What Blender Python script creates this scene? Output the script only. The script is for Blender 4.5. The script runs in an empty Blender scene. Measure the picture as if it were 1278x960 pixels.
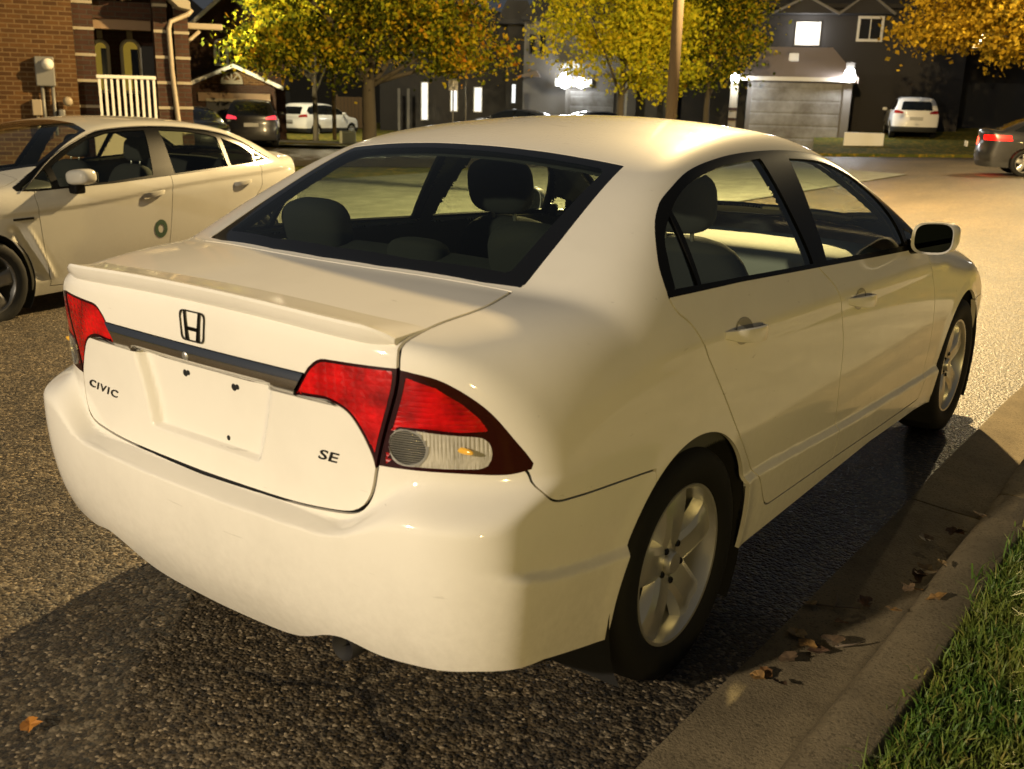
import bpy, bmesh, math, random
import numpy as np
from mathutils import Matrix, Vector
SC = bpy.context.scene
COL = SC.collection
rng = np.random.default_rng(7)
R = math.radians
def sm(t):
    t=np.clip(t,0,1); return t*t*t*(t*(t*6-15)+10)
def smax(a,b,k):
    h=np.maximum(k-np.abs(a-b),0)/k
    return np.maximum(a,b)+h*h*h*k/6
class S1:
    """natural cubic spline, linear beyond its ends; basis() gives the weights of the knots"""
    def __init__(s,xs,ys=None):
        s.x=np.array(xs,float); n=len(s.x); h=np.diff(s.x)
        A=np.eye(n); B=np.zeros((n,n))
        for i in range(1,n-1):
            A[i,i-1]=h[i-1]; A[i,i]=2*(h[i-1]+h[i]); A[i,i+1]=h[i]
            B[i,i-1]=6/h[i-1]; B[i,i]=-6/h[i-1]-6/h[i]; B[i,i+1]=6/h[i]
        s.M=np.linalg.solve(A,B); s.h=h
        s.y=None if ys is None else np.array(ys,float)
        s.m=None if ys is None else s.M@s.y
    def co(s,t):
        t=np.asarray(t,float); i=np.clip(np.searchsorted(s.x,t)-1,0,len(s.x)-2)
        h=s.h[i]; u=t-s.x[i]; lo=u<0; hi=u>h; uu=np.clip(u,0,h); v=h-uu
        a=v/h; b=uu/h; c=(v**3/h-h*v)/6; d=(uu**3/h-h*uu)/6
        e=np.where(lo,u,np.where(hi,u-h,0.))
        a=a-e/h; b=b+e/h
        c=c+e*((-3*v*v/h+h)/6); d=d+e*((3*uu*uu/h-h)/6)
        return i,a,b,c,d
    def __call__(s,t):
        i,a,b,c,d=s.co(t)
        return a*s.y[i]+b*s.y[i+1]+c*s.m[i]+d*s.m[i+1]
class S2:
    """tensor spline: rows over the first argument, columns over the second"""
    def __init__(s,xs,ys,tab):
        s.a=S1(xs); s.b=S1(ys); s.t=np.array(tab,float)
        s.tm=s.t@s.b.M.T; s.mt=s.a.M@s.t; s.mm=s.a.M@s.tm
    def __call__(s,u,v):
        u,v=np.broadcast_arrays(u,v)
        i,a,b,c,d=s.a.co(u); j,e,f,g,h=s.b.co(v)
        def row(T,TM,k): return e*T[k,j]+f*T[k,j+1]+g*TM[k,j]+h*TM[k,j+1]
        return a*row(s.t,s.tm,i)+b*row(s.t,s.tm,i+1)+c*row(s.mt,s.mm,i)+d*row(s.mt,s.mm,i+1)
def axis(a,b,*parts):
    """grid coordinates from a to b; parts: (up to, step)"""
    o=[a]
    while o[-1]<b:
        st=parts[-1][1]
        for lim,q in parts:
            if o[-1]<lim: st=q; break
        o.append(o[-1]+st)
    return np.array(o)
def surface_nets(field,X,Y,Z):
    """triangles of field = 0 on a grid (X symmetric about 0)"""
    G=(X,Y,Z)
    D=field(X[:,None,None],Y[None,:,None],Z[None,None,:]).astype(np.float32)
    D=np.broadcast_to(D,(len(X),len(Y),len(Z)))
    neg=D<0
    c=np.zeros(tuple(n-1 for n in D.shape),np.uint8)
    for i in (0,1):
        for j in (0,1):
            for k in (0,1):
                c+=neg[i:i+c.shape[0],j:j+c.shape[1],k:k+c.shape[2]]
    act=(c>0)&(c<8); idx=np.full(act.shape,-1,np.int64); ii=np.argwhere(act); idx[act]=np.arange(len(ii))
    acc=np.zeros((len(ii),3)); cnt=np.zeros(len(ii))
    for ax in range(3):
        o=[a for a in range(3) if a!=ax]
        for p in (0,1):
            for q in (0,1):
                s=np.zeros(3,int); s[o[0]]=p; s[o[1]]=q; e=s.copy(); e[ax]=1
                A=D[tuple((ii+s).T)]; B=D[tuple((ii+e).T)]; m=(A<0)!=(B<0)
                t=np.where(m,A/np.where(m,A-B,1),0); I=ii+s
                P=np.stack([G[a][I[:,a]] for a in range(3)],1); P[:,ax]+=t*(G[ax][I[:,ax]+1]-G[ax][I[:,ax]])
                acc[m]+=P[m]; cnt[m]+=1
    V=acc/cnt[:,None]
    T=[]
    for ax in range(3):
        o=[a for a in range(3) if a!=ax]
        s0=[slice(None)]*3; s1=[slice(None)]*3; s0[ax]=slice(0,-1); s1[ax]=slice(1,None)
        ch=neg[tuple(s0)]!=neg[tuple(s1)]
        E=np.argwhere(ch); E=E[(E[:,o[0]]>0)&(E[:,o[1]]>0)&(E[:,o[0]]<D.shape[o[0]]-1)&(E[:,o[1]]<D.shape[o[1]]-1)]
        q=[]
        for p,r in ((1,1),(0,1),(0,0),(1,0)):
            g=E.copy(); g[:,o[0]]-=p; g[:,o[1]]-=r; q.append(idx[tuple(g.T)])
        q=np.stack(q,1); fl=neg[tuple(E.T)]
        if ax==1: fl=~fl
        q[~fl]=q[~fl][:,::-1]
        T+= [q[:,[0,1,2]],q[:,[0,2,3]]]
    return V,np.concatenate(T)
def grad(f,V,e=1.5e-3):
    g=np.empty_like(V)
    for a in range(3):
        d=np.zeros(3); d[a]=e; p=V+d; q=V-d
        g[:,a]=(f(p[:,0],p[:,1],p[:,2])-f(q[:,0],q[:,1],q[:,2]))/(2*e)
    return g
def relax(f,V,n=3):
    for _ in range(n):
        g=grad(f,V); d=f(V[:,0],V[:,1],V[:,2])
        V=V-np.clip(d/np.maximum((g*g).sum(1),1e-6),-.02,.02)[:,None]*g
    g=grad(f,V); return V,g/np.linalg.norm(g,axis=1)[:,None]
class Shell:
    """triangle soup with a label per triangle that scalar fields cut exactly"""
    def __init__(s,V,N,T): s.V=V; s.N=N; s.T=T; s.L=np.zeros(len(T),int); s.names=['shell']
    def lab(s,n):
        if n not in s.names: s.names.append(n)
        return s.names.index(n)
    def split(s,f,mask,level=0.):
        """cut the triangles in mask along f = level (f per vertex)"""
        f=f-level; f=np.where(np.abs(f)<2e-5,2e-5,f)
        sg=f[s.T]>0; k=sg.sum(1); cut=mask&(k>0)&(k<3)
        Tc=s.T[cut]; Lc=s.L[cut]
        if len(Tc)==0: return
        sc=sg[cut]; one=np.where(sc.sum(1)==1,True,False)
        lone=np.where(one,np.argmax(sc,1),np.argmin(sc,1))
        r=np.arange(len(Tc)); a=Tc[r,lone]; b=Tc[r,(lone+1)%3]; c=Tc[r,(lone+2)%3]
        E=np.concatenate([np.stack([a,b],1),np.stack([a,c],1)]); E.sort(1)
        U,inv=np.unique(E,axis=0,return_inverse=True); inv=inv.ravel()
        t=f[U[:,0]]/(f[U[:,0]]-f[U[:,1]])
        nv=s.V[U[:,0]]*(1-t)[:,None]+s.V[U[:,1]]*t[:,None]
        nn=s.N[U[:,0]]*(1-t)[:,None]+s.N[U[:,1]]*t[:,None]; nn/=np.linalg.norm(nn,axis=1)[:,None]+1e-12
        base=len(s.V); s.V=np.concatenate([s.V,nv]); s.N=np.concatenate([s.N,nn])
        p=base+inv[:len(Tc)]; q=base+inv[len(Tc):]
        s.T=np.concatenate([s.T[~cut],np.stack([a,p,q],1),np.stack([p,b,c],1),np.stack([p,c,q],1)])
        s.L=np.concatenate([s.L[~cut],Lc,Lc,Lc])
    def carve(s,fn,frm,inside,maskfn=None,gap=0.,gapname='gap',out=None):
        """fn(V)->signed distance; triangles with label in frm become `inside` where fn<-gap/2, gapname where |fn|<gap/2"""
        frm=[s.lab(n) for n in frm]
        def mk():
            i=np.flatnonzero(np.isin(s.L,frm)); t=s.T[i]
            c=(s.V[t[:,0]]+s.V[t[:,1]]+s.V[t[:,2]])/3
            if maskfn is not None:
                n=(s.N[t[:,0]]+s.N[t[:,1]]+s.N[t[:,2]])/3; k=maskfn(c,n); i=i[k]; c=c[k]
            return i,c
        for lv in ((-gap/2,gap/2) if gap>0 else (0.,)):
            i,c=mk(); used=np.unique(s.T[i]); F=np.ones(len(s.V)); F[used]=fn(s.V[used])
            m=np.zeros(len(s.T),bool); m[i]=True; s.split(F,m,lv)
        i,c=mk(); F=fn(c)
        s.L[i[F<-gap/2]]=s.lab(inside)
        if gap>0: s.L[i[np.abs(F)<=gap/2]]=s.lab(gapname)
    def get(s,n):
        t=s.T[s.L==s.lab(n)]; u,inv=np.unique(t,return_inverse=True)
        return s.V[u],s.N[u],inv.reshape(t.shape)
def smoothline(P,n=8,closed=False):
    """Catmull-Rom through the points"""
    P=np.array(P,float); m=len(P)
    if closed: Q=np.concatenate([P[-1:],P,P[:2]])
    else: Q=np.concatenate([2*P[:1]-P[1:2],P,2*P[-1:]-P[-2:-1]])
    out=[]; t=np.linspace(0,1,n,endpoint=False)[:,None]
    for i in range(1,len(Q)-2):
        a,b,c,d=Q[i-1:i+3]
        out.append(.5*(2*b+(c-a)*t+(2*a-5*b+4*c-d)*t*t+(3*b-a-3*c+d)*t**3))
    if not closed: out.append(P[-1:])
    return np.concatenate(out)
def fillet(P,r,n=6):
    """closed polygon with rounded corners (r: one radius or one per corner)"""
    P=np.array(P,float); out=[]; m=len(P); r=np.broadcast_to(r,m)
    for i in range(m):
        a,b,c=P[i-1],P[i],P[(i+1)%m]; u=a-b; v=c-b; lu,lv=np.linalg.norm(u),np.linalg.norm(v)
        d=min(r[i],lu*.48,lv*.48)
        if d<1e-5: out.append(b[None]); continue
        p=b+u/lu*d; q=b+v/lv*d; t=np.linspace(0,1,n)[:,None]
        out.append((1-t)**2*p+2*t*(1-t)*b+t*t*q)
    return np.concatenate(out)
def sdpoly(Q,poly):
    """signed distance of 2-D points to a closed polygon, negative inside"""
    A=poly; B=np.roll(poly,-1,0); d2=np.full(len(Q),1e9); ins=np.zeros(len(Q),bool)
    for a,b in zip(A,B):
        e=b-a; w=Q-a; t=np.clip((w@e)/(e@e+1e-18),0,1); r=w-t[:,None]*e
        d2=np.minimum(d2,(r*r).sum(1))
        c=((a[1]<=Q[:,1])&(b[1]>Q[:,1]))|((b[1]<=Q[:,1])&(a[1]>Q[:,1]))
        xx=a[0]+(Q[:,1]-a[1])/(b[1]-a[1]+1e-18)*e[0]
        ins^=c&(Q[:,0]<xx)
    return np.where(ins,-1,1)*np.sqrt(d2)
# ---------------------------------------------------------------- objects
def empty(name, loc=(0,0,0), rz=0., label=None, cat=None, group=None, kind=None):
    o = bpy.data.objects.new(name, None); COL.objects.link(o)
    o.location = loc; o.rotation_euler = (0,0,rz); o.empty_display_size = .1
    return tag(o, label, cat, group, kind)
def tag(o, label=None, cat=None, group=None, kind=None):
    if label: o['label'] = label
    if cat: o['category'] = cat
    if group: o['group'] = group
    if kind: o['kind'] = kind
    return o
def mesh(name, V, F, mat, parent=None, smooth=False, N=None, loc=None):
    me = bpy.data.meshes.new(name)
    me.from_pydata(np.asarray(V,float).tolist(), [], [list(map(int,f)) for f in F])
    if smooth or N is not None:
        me.polygons.foreach_set('use_smooth', np.ones(len(me.polygons), bool))
    if N is not None:
        me.normals_split_custom_set_from_vertices(np.asarray(N,float).tolist())
    for m in (mat if isinstance(mat,(list,tuple)) else [mat]): me.materials.append(m)
    o = bpy.data.objects.new(name, me); COL.objects.link(o)
    if parent is not None: o.parent = parent
    if loc is not None: o.location = loc
    return o
def copy_tree(o, parent=None):
    c = o.copy(); COL.objects.link(c)
    if parent is not None: c.parent = parent
    for ch in list(o.children): copy_tree(ch, c)
    return c
class MB:
    """collects simple solids into one mesh"""
    def __init__(s): s.V=[]; s.F=[]
    def add(s, V, F):
        b=len(s.V); s.V+= [tuple(map(float,v)) for v in V]; s.F+=[[b+int(i) for i in f] for f in F]; return s
    def box(s, c, d, bev=0., rot=None):
        """centre, full sizes, bevel"""
        hx,hy,hz=[k/2 for k in d]
        if bev<=0:
            V=[(x*hx,y*hy,z*hz) for x in(-1,1) for y in(-1,1) for z in(-1,1)]
            F=[(0,1,3,2),(4,6,7,5),(0,4,5,1),(2,3,7,6),(0,2,6,4),(1,5,7,3)]
        else:
            bm=bmesh.new(); bmesh.ops.create_cube(bm,size=1); bmesh.ops.scale(bm,vec=d,verts=bm.verts)
            bmesh.ops.bevel(bm,geom=bm.edges[:],offset=min(bev,.49*min(d)),segments=2,profile=.5,affect='EDGES')
            bm.verts.index_update(); V=[tuple(v.co) for v in bm.verts]; F=[[v.index for v in f.verts] for f in bm.faces]; bm.free()
        V=np.array(V)
        if rot is not None: V=V@np.array(Matrix(rot).to_3x3()).T
        return s.add(V+np.array(c),F)
    def prism(s, poly, a, b, axis=2):
        """polygon (2-D) extruded from a to b along axis (counter-clockwise seen from +axis)"""
        P=np.array(poly,float); n=len(P)
        o=[[1,2,0],[2,0,1],[0,1,2]][axis]
        def put(t):
            W=np.zeros((n,3)); W[:,o[0]]=P[:,0]; W[:,o[1]]=P[:,1]; W[:,o[2]]=t; return W
        F=[list(range(n))[::-1],list(range(n,2*n))]+[[i,(i+1)%n,n+(i+1)%n,n+i] for i in range(n)]
        return s.add(np.concatenate([put(a),put(b)]),F)
    def tube(s, pts, r, n=8, cap=True):
        P=[Vector(p) for p in pts]; rr=np.broadcast_to(r,len(P)); V=[];F=[]
        up=None
        for i,p in enumerate(P):
            t=(P[min(i+1,len(P)-1)]-P[max(i-1,0)]).normalized()
            if up is None: up=t.orthogonal().normalized()
            u=(up-t*up.dot(t)).normalized(); up=u; v=t.cross(u)
            V+=[p+(u*math.cos(2*math.pi*k/n)+v*math.sin(2*math.pi*k/n))*float(rr[i]) for k in range(n)]
        for i in range(len(P)-1):
            F+=[[i*n+k,i*n+(k+1)%n,(i+1)*n+(k+1)%n,(i+1)*n+k] for k in range(n)]
        if cap: F+=[list(range(n))[::-1],[(len(P)-1)*n+k for k in range(n)]]
        return s.add(V,F)
    def lathe(s, prof, n=24, M=None, closed=False):
        """profile (r, z) turned about z, then moved by the matrix M"""
        m=len(prof); V=[];F=[]
        for k in range(n):
            a=2*math.pi*k/n
            V+=[(r*math.cos(a),r*math.sin(a),z) for r,z in prof]
        for k in range(n):
            k2=(k+1)%n
            for i in range(m if closed else m-1):
                i2=(i+1)%m
                F.append([k*m+i,k2*m+i,k2*m+i2,k*m+i2])
        V=np.array(V)
        if M is not None:
            A=np.array(Matrix(M)); V=V@A[:3,:3].T+A[:3,3]
        return s.add(V,F)
    def blob(s, c, d, e=2.6, n=14, rot=None):
        """superellipsoid: cushions, head restraints"""
        V=[];F=[]; nu=2*n
        def p(v): return np.sign(v)*np.abs(v)**(2/e)
        for i in range(n+1):
            th=-math.pi/2+math.pi*i/n
            for j in range(nu):
                ph=2*math.pi*j/nu
                V.append((p(math.cos(th))*p(math.cos(ph))*d[0]/2,p(math.cos(th))*p(math.sin(ph))*d[1]/2,p(math.sin(th))*d[2]/2))
        for i in range(n):
            for j in range(nu): F.append([i*nu+j,i*nu+(j+1)%nu,(i+1)*nu+(j+1)%nu,(i+1)*nu+j])
        V=np.array(V)
        if rot is not None: V=V@np.array(Matrix(rot).to_3x3()).T
        return s.add(V+np.array(c),F)
    def done(s, name, mat, parent=None, smooth=False, loc=None):
        return mesh(name,s.V,s.F,mat,parent,smooth,None,loc)
def auto_smooth(o, deg=35):
    me=o.data; me.polygons.foreach_set('use_smooth',np.ones(len(me.polygons),bool))
    bm=bmesh.new(); bm.from_mesh(me)
    for e in bm.edges:
        e.smooth = not (len(e.link_faces)==2 and e.calc_face_angle(0)>R(deg))
    bm.to_mesh(me); bm.free(); return o
# ---------------------------------------------------------------- materials
def mat(name, col=(.5,.5,.5), rough=.5, metal=0., coat=0., spec=.5, **kw):
    m=bpy.data.materials.new(name); m.use_nodes=True
    b=m.node_tree.nodes['Principled BSDF']
    b.inputs['Base Color'].default_value=(*col,1); b.inputs['Roughness'].default_value=rough
    b.inputs['Metallic'].default_value=metal; b.inputs['Coat Weight'].default_value=coat
    b.inputs['Coat Roughness'].default_value=kw.get('cr',.04); b.inputs['Specular IOR Level'].default_value=spec
    if 'emit' in kw:
        b.inputs['Emission Color'].default_value=(*kw['emit'],1); b.inputs['Emission Strength'].default_value=kw.get('es',1)
    return m
class NT:
    """thin wrapper to wire nodes"""
    def __init__(s,m): s.t=m.node_tree; s.b=s.t.nodes.get('Principled BSDF')
    def n(s,typ,**kw):
        x=s.t.nodes.new(typ)
        for k,v in kw.items():
            if k.startswith('i_'):
                key=k[2:]; key=int(key) if key.isdigit() else key.replace('_',' ')
                if hasattr(v,'is_output') or isinstance(v,bpy.types.NodeSocket): s.t.links.new(v,x.inputs[key])
                else: x.inputs[key].default_value=v
            else: setattr(x,k,v)
        return x
    def l(s,a,b): s.t.links.new(a,b)
    def obj(s): return s.n('ShaderNodeTexCoord').outputs['Object']
    def noise(s,co,scale,detail=4,rough=.55): return s.n('ShaderNodeTexNoise',i_Vector=co,i_Scale=scale,i_Detail=detail,i_Roughness=rough).outputs[0]
    def vor(s,co,scale,feature='F1',out=0): return s.n('ShaderNodeTexVoronoi',feature=feature,i_Vector=co,i_Scale=scale).outputs[out]
    def ramp(s,f,*stops):
        r=s.n('ShaderNodeValToRGB',i_0=f); e=r.color_ramp.elements
        while len(e)<len(stops): e.new(.5)
        for x,(p,c) in zip(e,stops):
            x.position=p; x.color=(*c,1) if len(c)==3 else c
        return r.outputs[0]
    def mix(s,f,a,b,mode='MIX'):
        x=s.n('ShaderNodeMix',data_type='RGBA',blend_type=mode)
        for i,v in ((0,f),(6,a),(7,b)):
            if isinstance(v,bpy.types.NodeSocket): s.l(v,x.inputs[i])
            else: x.inputs[i].default_value=(*v,1) if isinstance(v,tuple) and len(v)==3 else v
        return x.outputs[2]
    def math(s,op,a,b=0.,c=0.):
        x=s.n('ShaderNodeMath',operation=op)
        for i,v in ((0,a),(1,b),(2,c)):
            if isinstance(v,bpy.types.NodeSocket): s.l(v,x.inputs[i])
            else: x.inputs[i].default_value=v
        return x.outputs[0]
    def bump(s,h,strength=.5,dist=.01,normal=None):
        x=s.n('ShaderNodeBump',i_Height=h,i_Strength=strength,i_Distance=dist)
        if normal is not None: s.l(normal,x.inputs['Normal'])
        return x.outputs[0]
    def set(s,**kw):
        for k,v in kw.items():
            i=s.b.inputs[k.replace('_',' ')]
            if isinstance(v,bpy.types.NodeSocket): s.l(v,i)
            else: i.default_value=v
def paint(name, col, rough=.5, coat=1., dirt=(.30,.27,.22), damount=.35, dew=False):
    m=mat(name,col,rough,0,coat,.06); t=NT(m); co=t.obj()
    g=t.n('ShaderNodeNewGeometry').outputs['Position']
    n1=t.noise(co,3.2,6,.6); n2=t.noise(co,38,4,.7)
    z=t.n('ShaderNodeSeparateXYZ',i_0=co).outputs[2]
    low=t.n('ShaderNodeMapRange',i_0=z,i_1=.62,i_2=.15,i_3=0,i_4=1).outputs[0]
    f=t.math('MULTIPLY',t.ramp(n1,(.45,(0,0,0)),(.75,(1,1,1))),.35)
    f=t.math('ADD',f,t.math('MULTIPLY',low,t.ramp(n2,(.3,(.2,.2,.2)),(.7,(1,1,1)))))
    f=t.math('MULTIPLY',f,damount)
    sc=t.n('ShaderNodeMapping',i_Vector=co,i_Rotation=(.5,.3,.8),i_Scale=(2.2,9.,26.)).outputs[0]
    sc=t.math('MULTIPLY',t.ramp(t.noise(sc,2.1,5,.55),(.70,(0,0,0)),(.735,(1,1,1))),.30)
    f=t.math('MAXIMUM',f,sc)
    t.set(Base_Color=t.mix(f,col,dirt))
    t.set(Roughness=t.math('ADD',t.math('MULTIPLY',f,.5),rough))
    h=t.noise(co,210,2,.5)
    t.set(Coat_Roughness=t.n('ShaderNodeMapRange',i_0=n2,i_1=.3,i_2=.7,i_3=.03,i_4=.11).outputs[0])
    if dew:
        d=t.vor(co,95); drop=t.n('ShaderNodeMapRange',i_0=d,i_1=.42,i_2=.12,i_3=0,i_4=1).outputs[0]
        top=t.n('ShaderNodeMapRange',i_0=z,i_1=1.29,i_2=1.36,i_3=0,i_4=1).outputs[0]
        dd=t.math('MULTIPLY',t.math('MULTIPLY',drop,top),t.ramp(t.noise(co,2.6,3),(.42,(0,0,0)),(.62,(1,1,1))))
        nb=t.bump(dd,.35,.0012)
        t.set(Coat_Normal=nb)
    return m
def glass(name, tint=(.6,.66,.6), refl=1.0, rough=.015):
    m=bpy.data.materials.new(name); m.use_nodes=True; T=m.node_tree; T.nodes.clear(); t=NT(m)
    tr=t.n('ShaderNodeBsdfTransparent',i_Color=(*tint,1)); gl=t.n('ShaderNodeBsdfGlossy',i_Roughness=rough,i_Color=(.95,.97,.95,1))
    ior=t.n('ShaderNodeMapRange',i_0=t.n('ShaderNodeNewGeometry').outputs['Backfacing'],i_3=1.5,i_4=1/1.5).outputs[0]
    fr=t.n('ShaderNodeFresnel',i_IOR=ior).outputs[0]
    f=t.math('MULTIPLY',fr,refl)
    mx=t.n('ShaderNodeMixShader',i_0=f,i_1=tr.outputs[0],i_2=gl.outputs[0])
    o=t.n('ShaderNodeOutputMaterial',i_0=mx.outputs[0])
    return m
M={}
M['white']=paint('white car paint',(.79,.755,.675),dew=True)
M['black']=mat('black trim',(.006,.006,.006),.25,0,0,.10)
M['rubber']=mat('rubber',(.007,.007,.0065),.75,0,0,.25)
M['seam']=mat('shadow gap rubber',(.004,.004,.004),.9)
M['dash']=mat('grey fascia plastic',(.34,.34,.30),.7)
M['plastic']=mat('dark plastic',(.02,.02,.02),.6)
M['cloth']=mat('seat cloth',(.026,.026,.025),.95)
t=NT(M['cloth']); c=t.obj(); t.set(Normal=t.bump(t.noise(c,300,2),.3,.002))
M['liner']=mat('cabin lining',(.06,.06,.056),.95)
M['glass']=glass('window glass',(.88,.94,.86))
M['rglass']=glass('rear window glass',(.58,.66,.58))
M['frit']=mat('glass edge band',(.006,.006,.006),.06,0,.6)
M['chrome']=mat('dark chrome',(.72,.71,.68),.16,1.)
M['badge']=mat('badge metal',(.05,.05,.045),.25,1.)
M['letter']=mat('badge letters',(.02,.02,.018),.3,.6)
M['alloy']=mat('alloy wheel',(.60,.59,.55),.32,.8)
M['disc']=mat('brake disc',(.12,.11,.10),.45,.8)
M['mirror']=mat('mirror glass',(.05,.06,.06),.03,1.)
M['exhaust']=mat('exhaust steel',(.009,.008,.007),.7,.2)
def lens(name,col,scale=(60,60),dark=.25,em=None):
    m=mat(name,col,.16,0,.55,cr=.02); t=NT(m); c=t.obj()
    mp=t.n('ShaderNodeMapping',i_Vector=c,i_Scale=(scale[0],1,scale[1])).outputs[0]
    v=t.n('ShaderNodeTexVoronoi',feature='DISTANCE_TO_EDGE',i_Vector=mp,i_Scale=1.,i_Randomness=.35).outputs[0]
    n=t.noise(c,14,4,.6)
    f=t.math('MULTIPLY',t.ramp(n,(.35,(0,0,0)),(.65,(1,1,1))),.8)
    t.set(Base_Color=t.mix(f,tuple(k*dark for k in col),col))
    t.set(Normal=t.bump(v,.7,.006)); t.b.inputs['Specular IOR Level'].default_value=.35
    t.b.inputs['Subsurface Weight'].default_value=0
    if em: 
        t.b.inputs['Emission Color'].default_value=(*em,1); t.b.inputs['Emission Strength'].default_value=1
    return m
M['red']=lens('red lamp lens',(.80,.004,.006),(42,60))
M['red2']=lens('plain red lens',(.70,.003,.005),(16,90),.25)
M['dkred']=mat('dark red lens',(.020,.001,.002),.10,0,.25,.3)
M['clear']=lens('clear lamp lens',(.62,.58,.48),(150,14),.55)
M['ribbed']=mat('ribbed reflector',(.62,.60,.55),.15,.7,.6)
t=NT(M['ribbed']); c=t.obj(); w=t.n('ShaderNodeTexWave',bands_direction='Z',i_Vector=c,i_Scale=62,i_Distortion=0).outputs[0]
t.set(Normal=t.bump(w,1.,.01)); t.set(Base_Color=t.mix(w,(.10,.10,.09),(.75,.73,.68)))
M['amber']=mat('amber highlight',(.75,.42,.05),.15,0,1.)
M['headlamp']=mat('head lamp lens',(.5,.52,.52),.06,.3,1.)
# ---------------------------------------------------------------- body surface of the near saloon (x right, y forward from the rear axle, z up)
CY=[-.95,-.8,-.65,-.5,-.3,0,.4,1.0,1.9,2.3,2.7,3.1,3.4,3.65]
CZ=[.1,.2,.3,.4,.5,.6,.7,.8,.9,1.0,1.1,1.2,1.3,1.4,1.5]
CT=[[.52,.58,.62,.65,.665,.67,.64,.59,.55,.50,.42,.34,.25,.15,.05],
 [.66,.71,.745,.77,.785,.79,.77,.735,.70,.65,.57,.48,.38,.28,.17],
 [.73,.775,.80,.818,.828,.832,.82,.80,.772,.725,.645,.555,.455,.35,.24],
 [.765,.80,.82,.835,.845,.849,.845,.833,.812,.77,.695,.61,.51,.40,.29],
 [.785,.815,.834,.848,.858,.862,.860,.852,.836,.802,.738,.66,.565,.46,.35],
 [.795,.823,.842,.854,.864,.868,.868,.861,.847,.817,.760,.69,.605,.505,.40],
 [.80,.828,.845,.856,.866,.871,.871,.866,.852,.822,.768,.702,.625,.53,.42],
 [.80,.83,.846,.857,.867,.872,.872,.867,.853,.822,.768,.706,.634,.545,.44],
 [.80,.83,.845,.856,.866,.871,.871,.865,.848,.812,.755,.69,.62,.53,.43],
 [.795,.825,.842,.855,.865,.869,.868,.858,.832,.78,.715,.65,.58,.5,.4],
 [.79,.82,.838,.852,.862,.866,.862,.84,.79,.71,.63,.56,.5,.42,.32],
 [.765,.795,.815,.83,.842,.845,.838,.805,.74,.65,.56,.5,.4,.3,.2],
 [.70,.735,.76,.775,.785,.785,.77,.73,.66,.57,.48,.4,.3,.2,.1],
 [.55,.585,.61,.625,.63,.625,.60,.55,.48,.4,.3,.2,.1,.05,0]]
_W=S2(CY,CZ,CT)
_zl=S1([-.95,-.86,-.6,-.284,.31,1.07,1.88,2.14,2.5],[.592,.585,.528,.486,.475,.435,.402,.393,.385])
_arch=lambda y,z: np.minimum(np.hypot(y,z-.318),np.hypot(y-2.70,z-.315))
def C_side(y,z):
    w=_W(y,z)
    a=.019*sm((y+.97)/.16)*sm((2.62-y)/.3)
    w=w+a*sm((_zl(y)-z)/.034+.15)
    k=.902-.024*y; w=w+.006*(sm((z-k+.05)/.05)-sm((z-k)/.11))*sm((y+.35)/.5)*sm((2.5-y)/.4)
    d=_arch(y,z); w=w+.006*np.exp(-((d-.35)/.035)**2)
    return w
_cab=S1([-.9,-.43,-.1,.2,.5,.8,1.1,1.4,1.7,2.0,2.3,2.7,3.0],[.80,1.062,1.225,1.343,1.392,1.411,1.408,1.366,1.272,1.148,1.018,.83,.68])
_deck=S1([-1.0,-.8,-.6,-.43,0,1.5,2.3,2.6,2.9,3.2,3.45,3.65],[1.0,1.022,1.045,1.060,1.06,1.0,.965,.935,.875,.79,.69,.58])
def C_top(x,y):
    xx=x*x
    c=_cab(y-np.where(y<.8,.13,-.25)*xx*sm(np.abs(y-.8)/.6))-.13*xx
    d=_deck(y)-.07*xx
    return smax(c,d,.03)
_Bl=S1([-.95,-.85,-.75,-.68,-.6,-.5,-.3,0,.3,.5,.6,.68,.75,.85,.95],[.42,.258,.140,.083,.044,.020,.005,0,.005,.020,.044,.083,.140,.258,.42])
_Bb=S1([-.95,-.85,-.75,-.65,-.5,-.3,0,.3,.5,.65,.75,.85,.95],[.33,.19,.095,.056,.028,.009,0,.009,.028,.056,.095,.19,.33])
_rc=S1([.5,.6,.75,.85,.95,1.03,1.1],[-.822,-.818,-.812,-.818,-.822,-.812,-.79])
_rb=S1([.1,.2,.27,.35,.45,.55,.6,.75],[-.70,-.765,-.805,-.842,-.868,-.880,-.882,-.878])
def C_rear(x,z):
    ax=np.abs(x)
    u=sm((ax-.42)/.25)
    z0=.579+.050*u; wd=.020+.085*u
    s=sm((z-z0)/wd)
    lid=_rc(z)+_Bl(x); b=_rb(z)+_Bb(x)
    # number plate recess
    hx=.205+.045*np.clip((z-.665)/.16,0,1.3)
    rec=sm((hx-ax)/.03)*sm((z-.664)/.014)*sm((.87-z)/.02)
    return lid*s+b*(1-s)+.024*rec
_fc=S1([.1,.2,.35,.5,.6,.7,.8],[3.40,3.47,3.56,3.59,3.575,3.50,3.38])
def C_front(x,z): return _fc(z)-.30*x*x-.35*x**4
_kst=S1([-1,-.6,-.3,0,.3,1.2,2.0,2.5,3.6],[.15,.17,.15,.11,.085,.085,.09,.16,.16])
def civic_field(x,y,z):
    ax=np.abs(x)
    a=ax-C_side(y,z); t=(z-C_top(x,y))*.93
    f=smax(a,t,_kst(y))
    r=C_rear(x,z)-y
    f=smax(f,r,.052)
    f=smax(f,(y-C_front(x,z)),.10)
    return np.maximum(f,.16-z)
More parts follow.
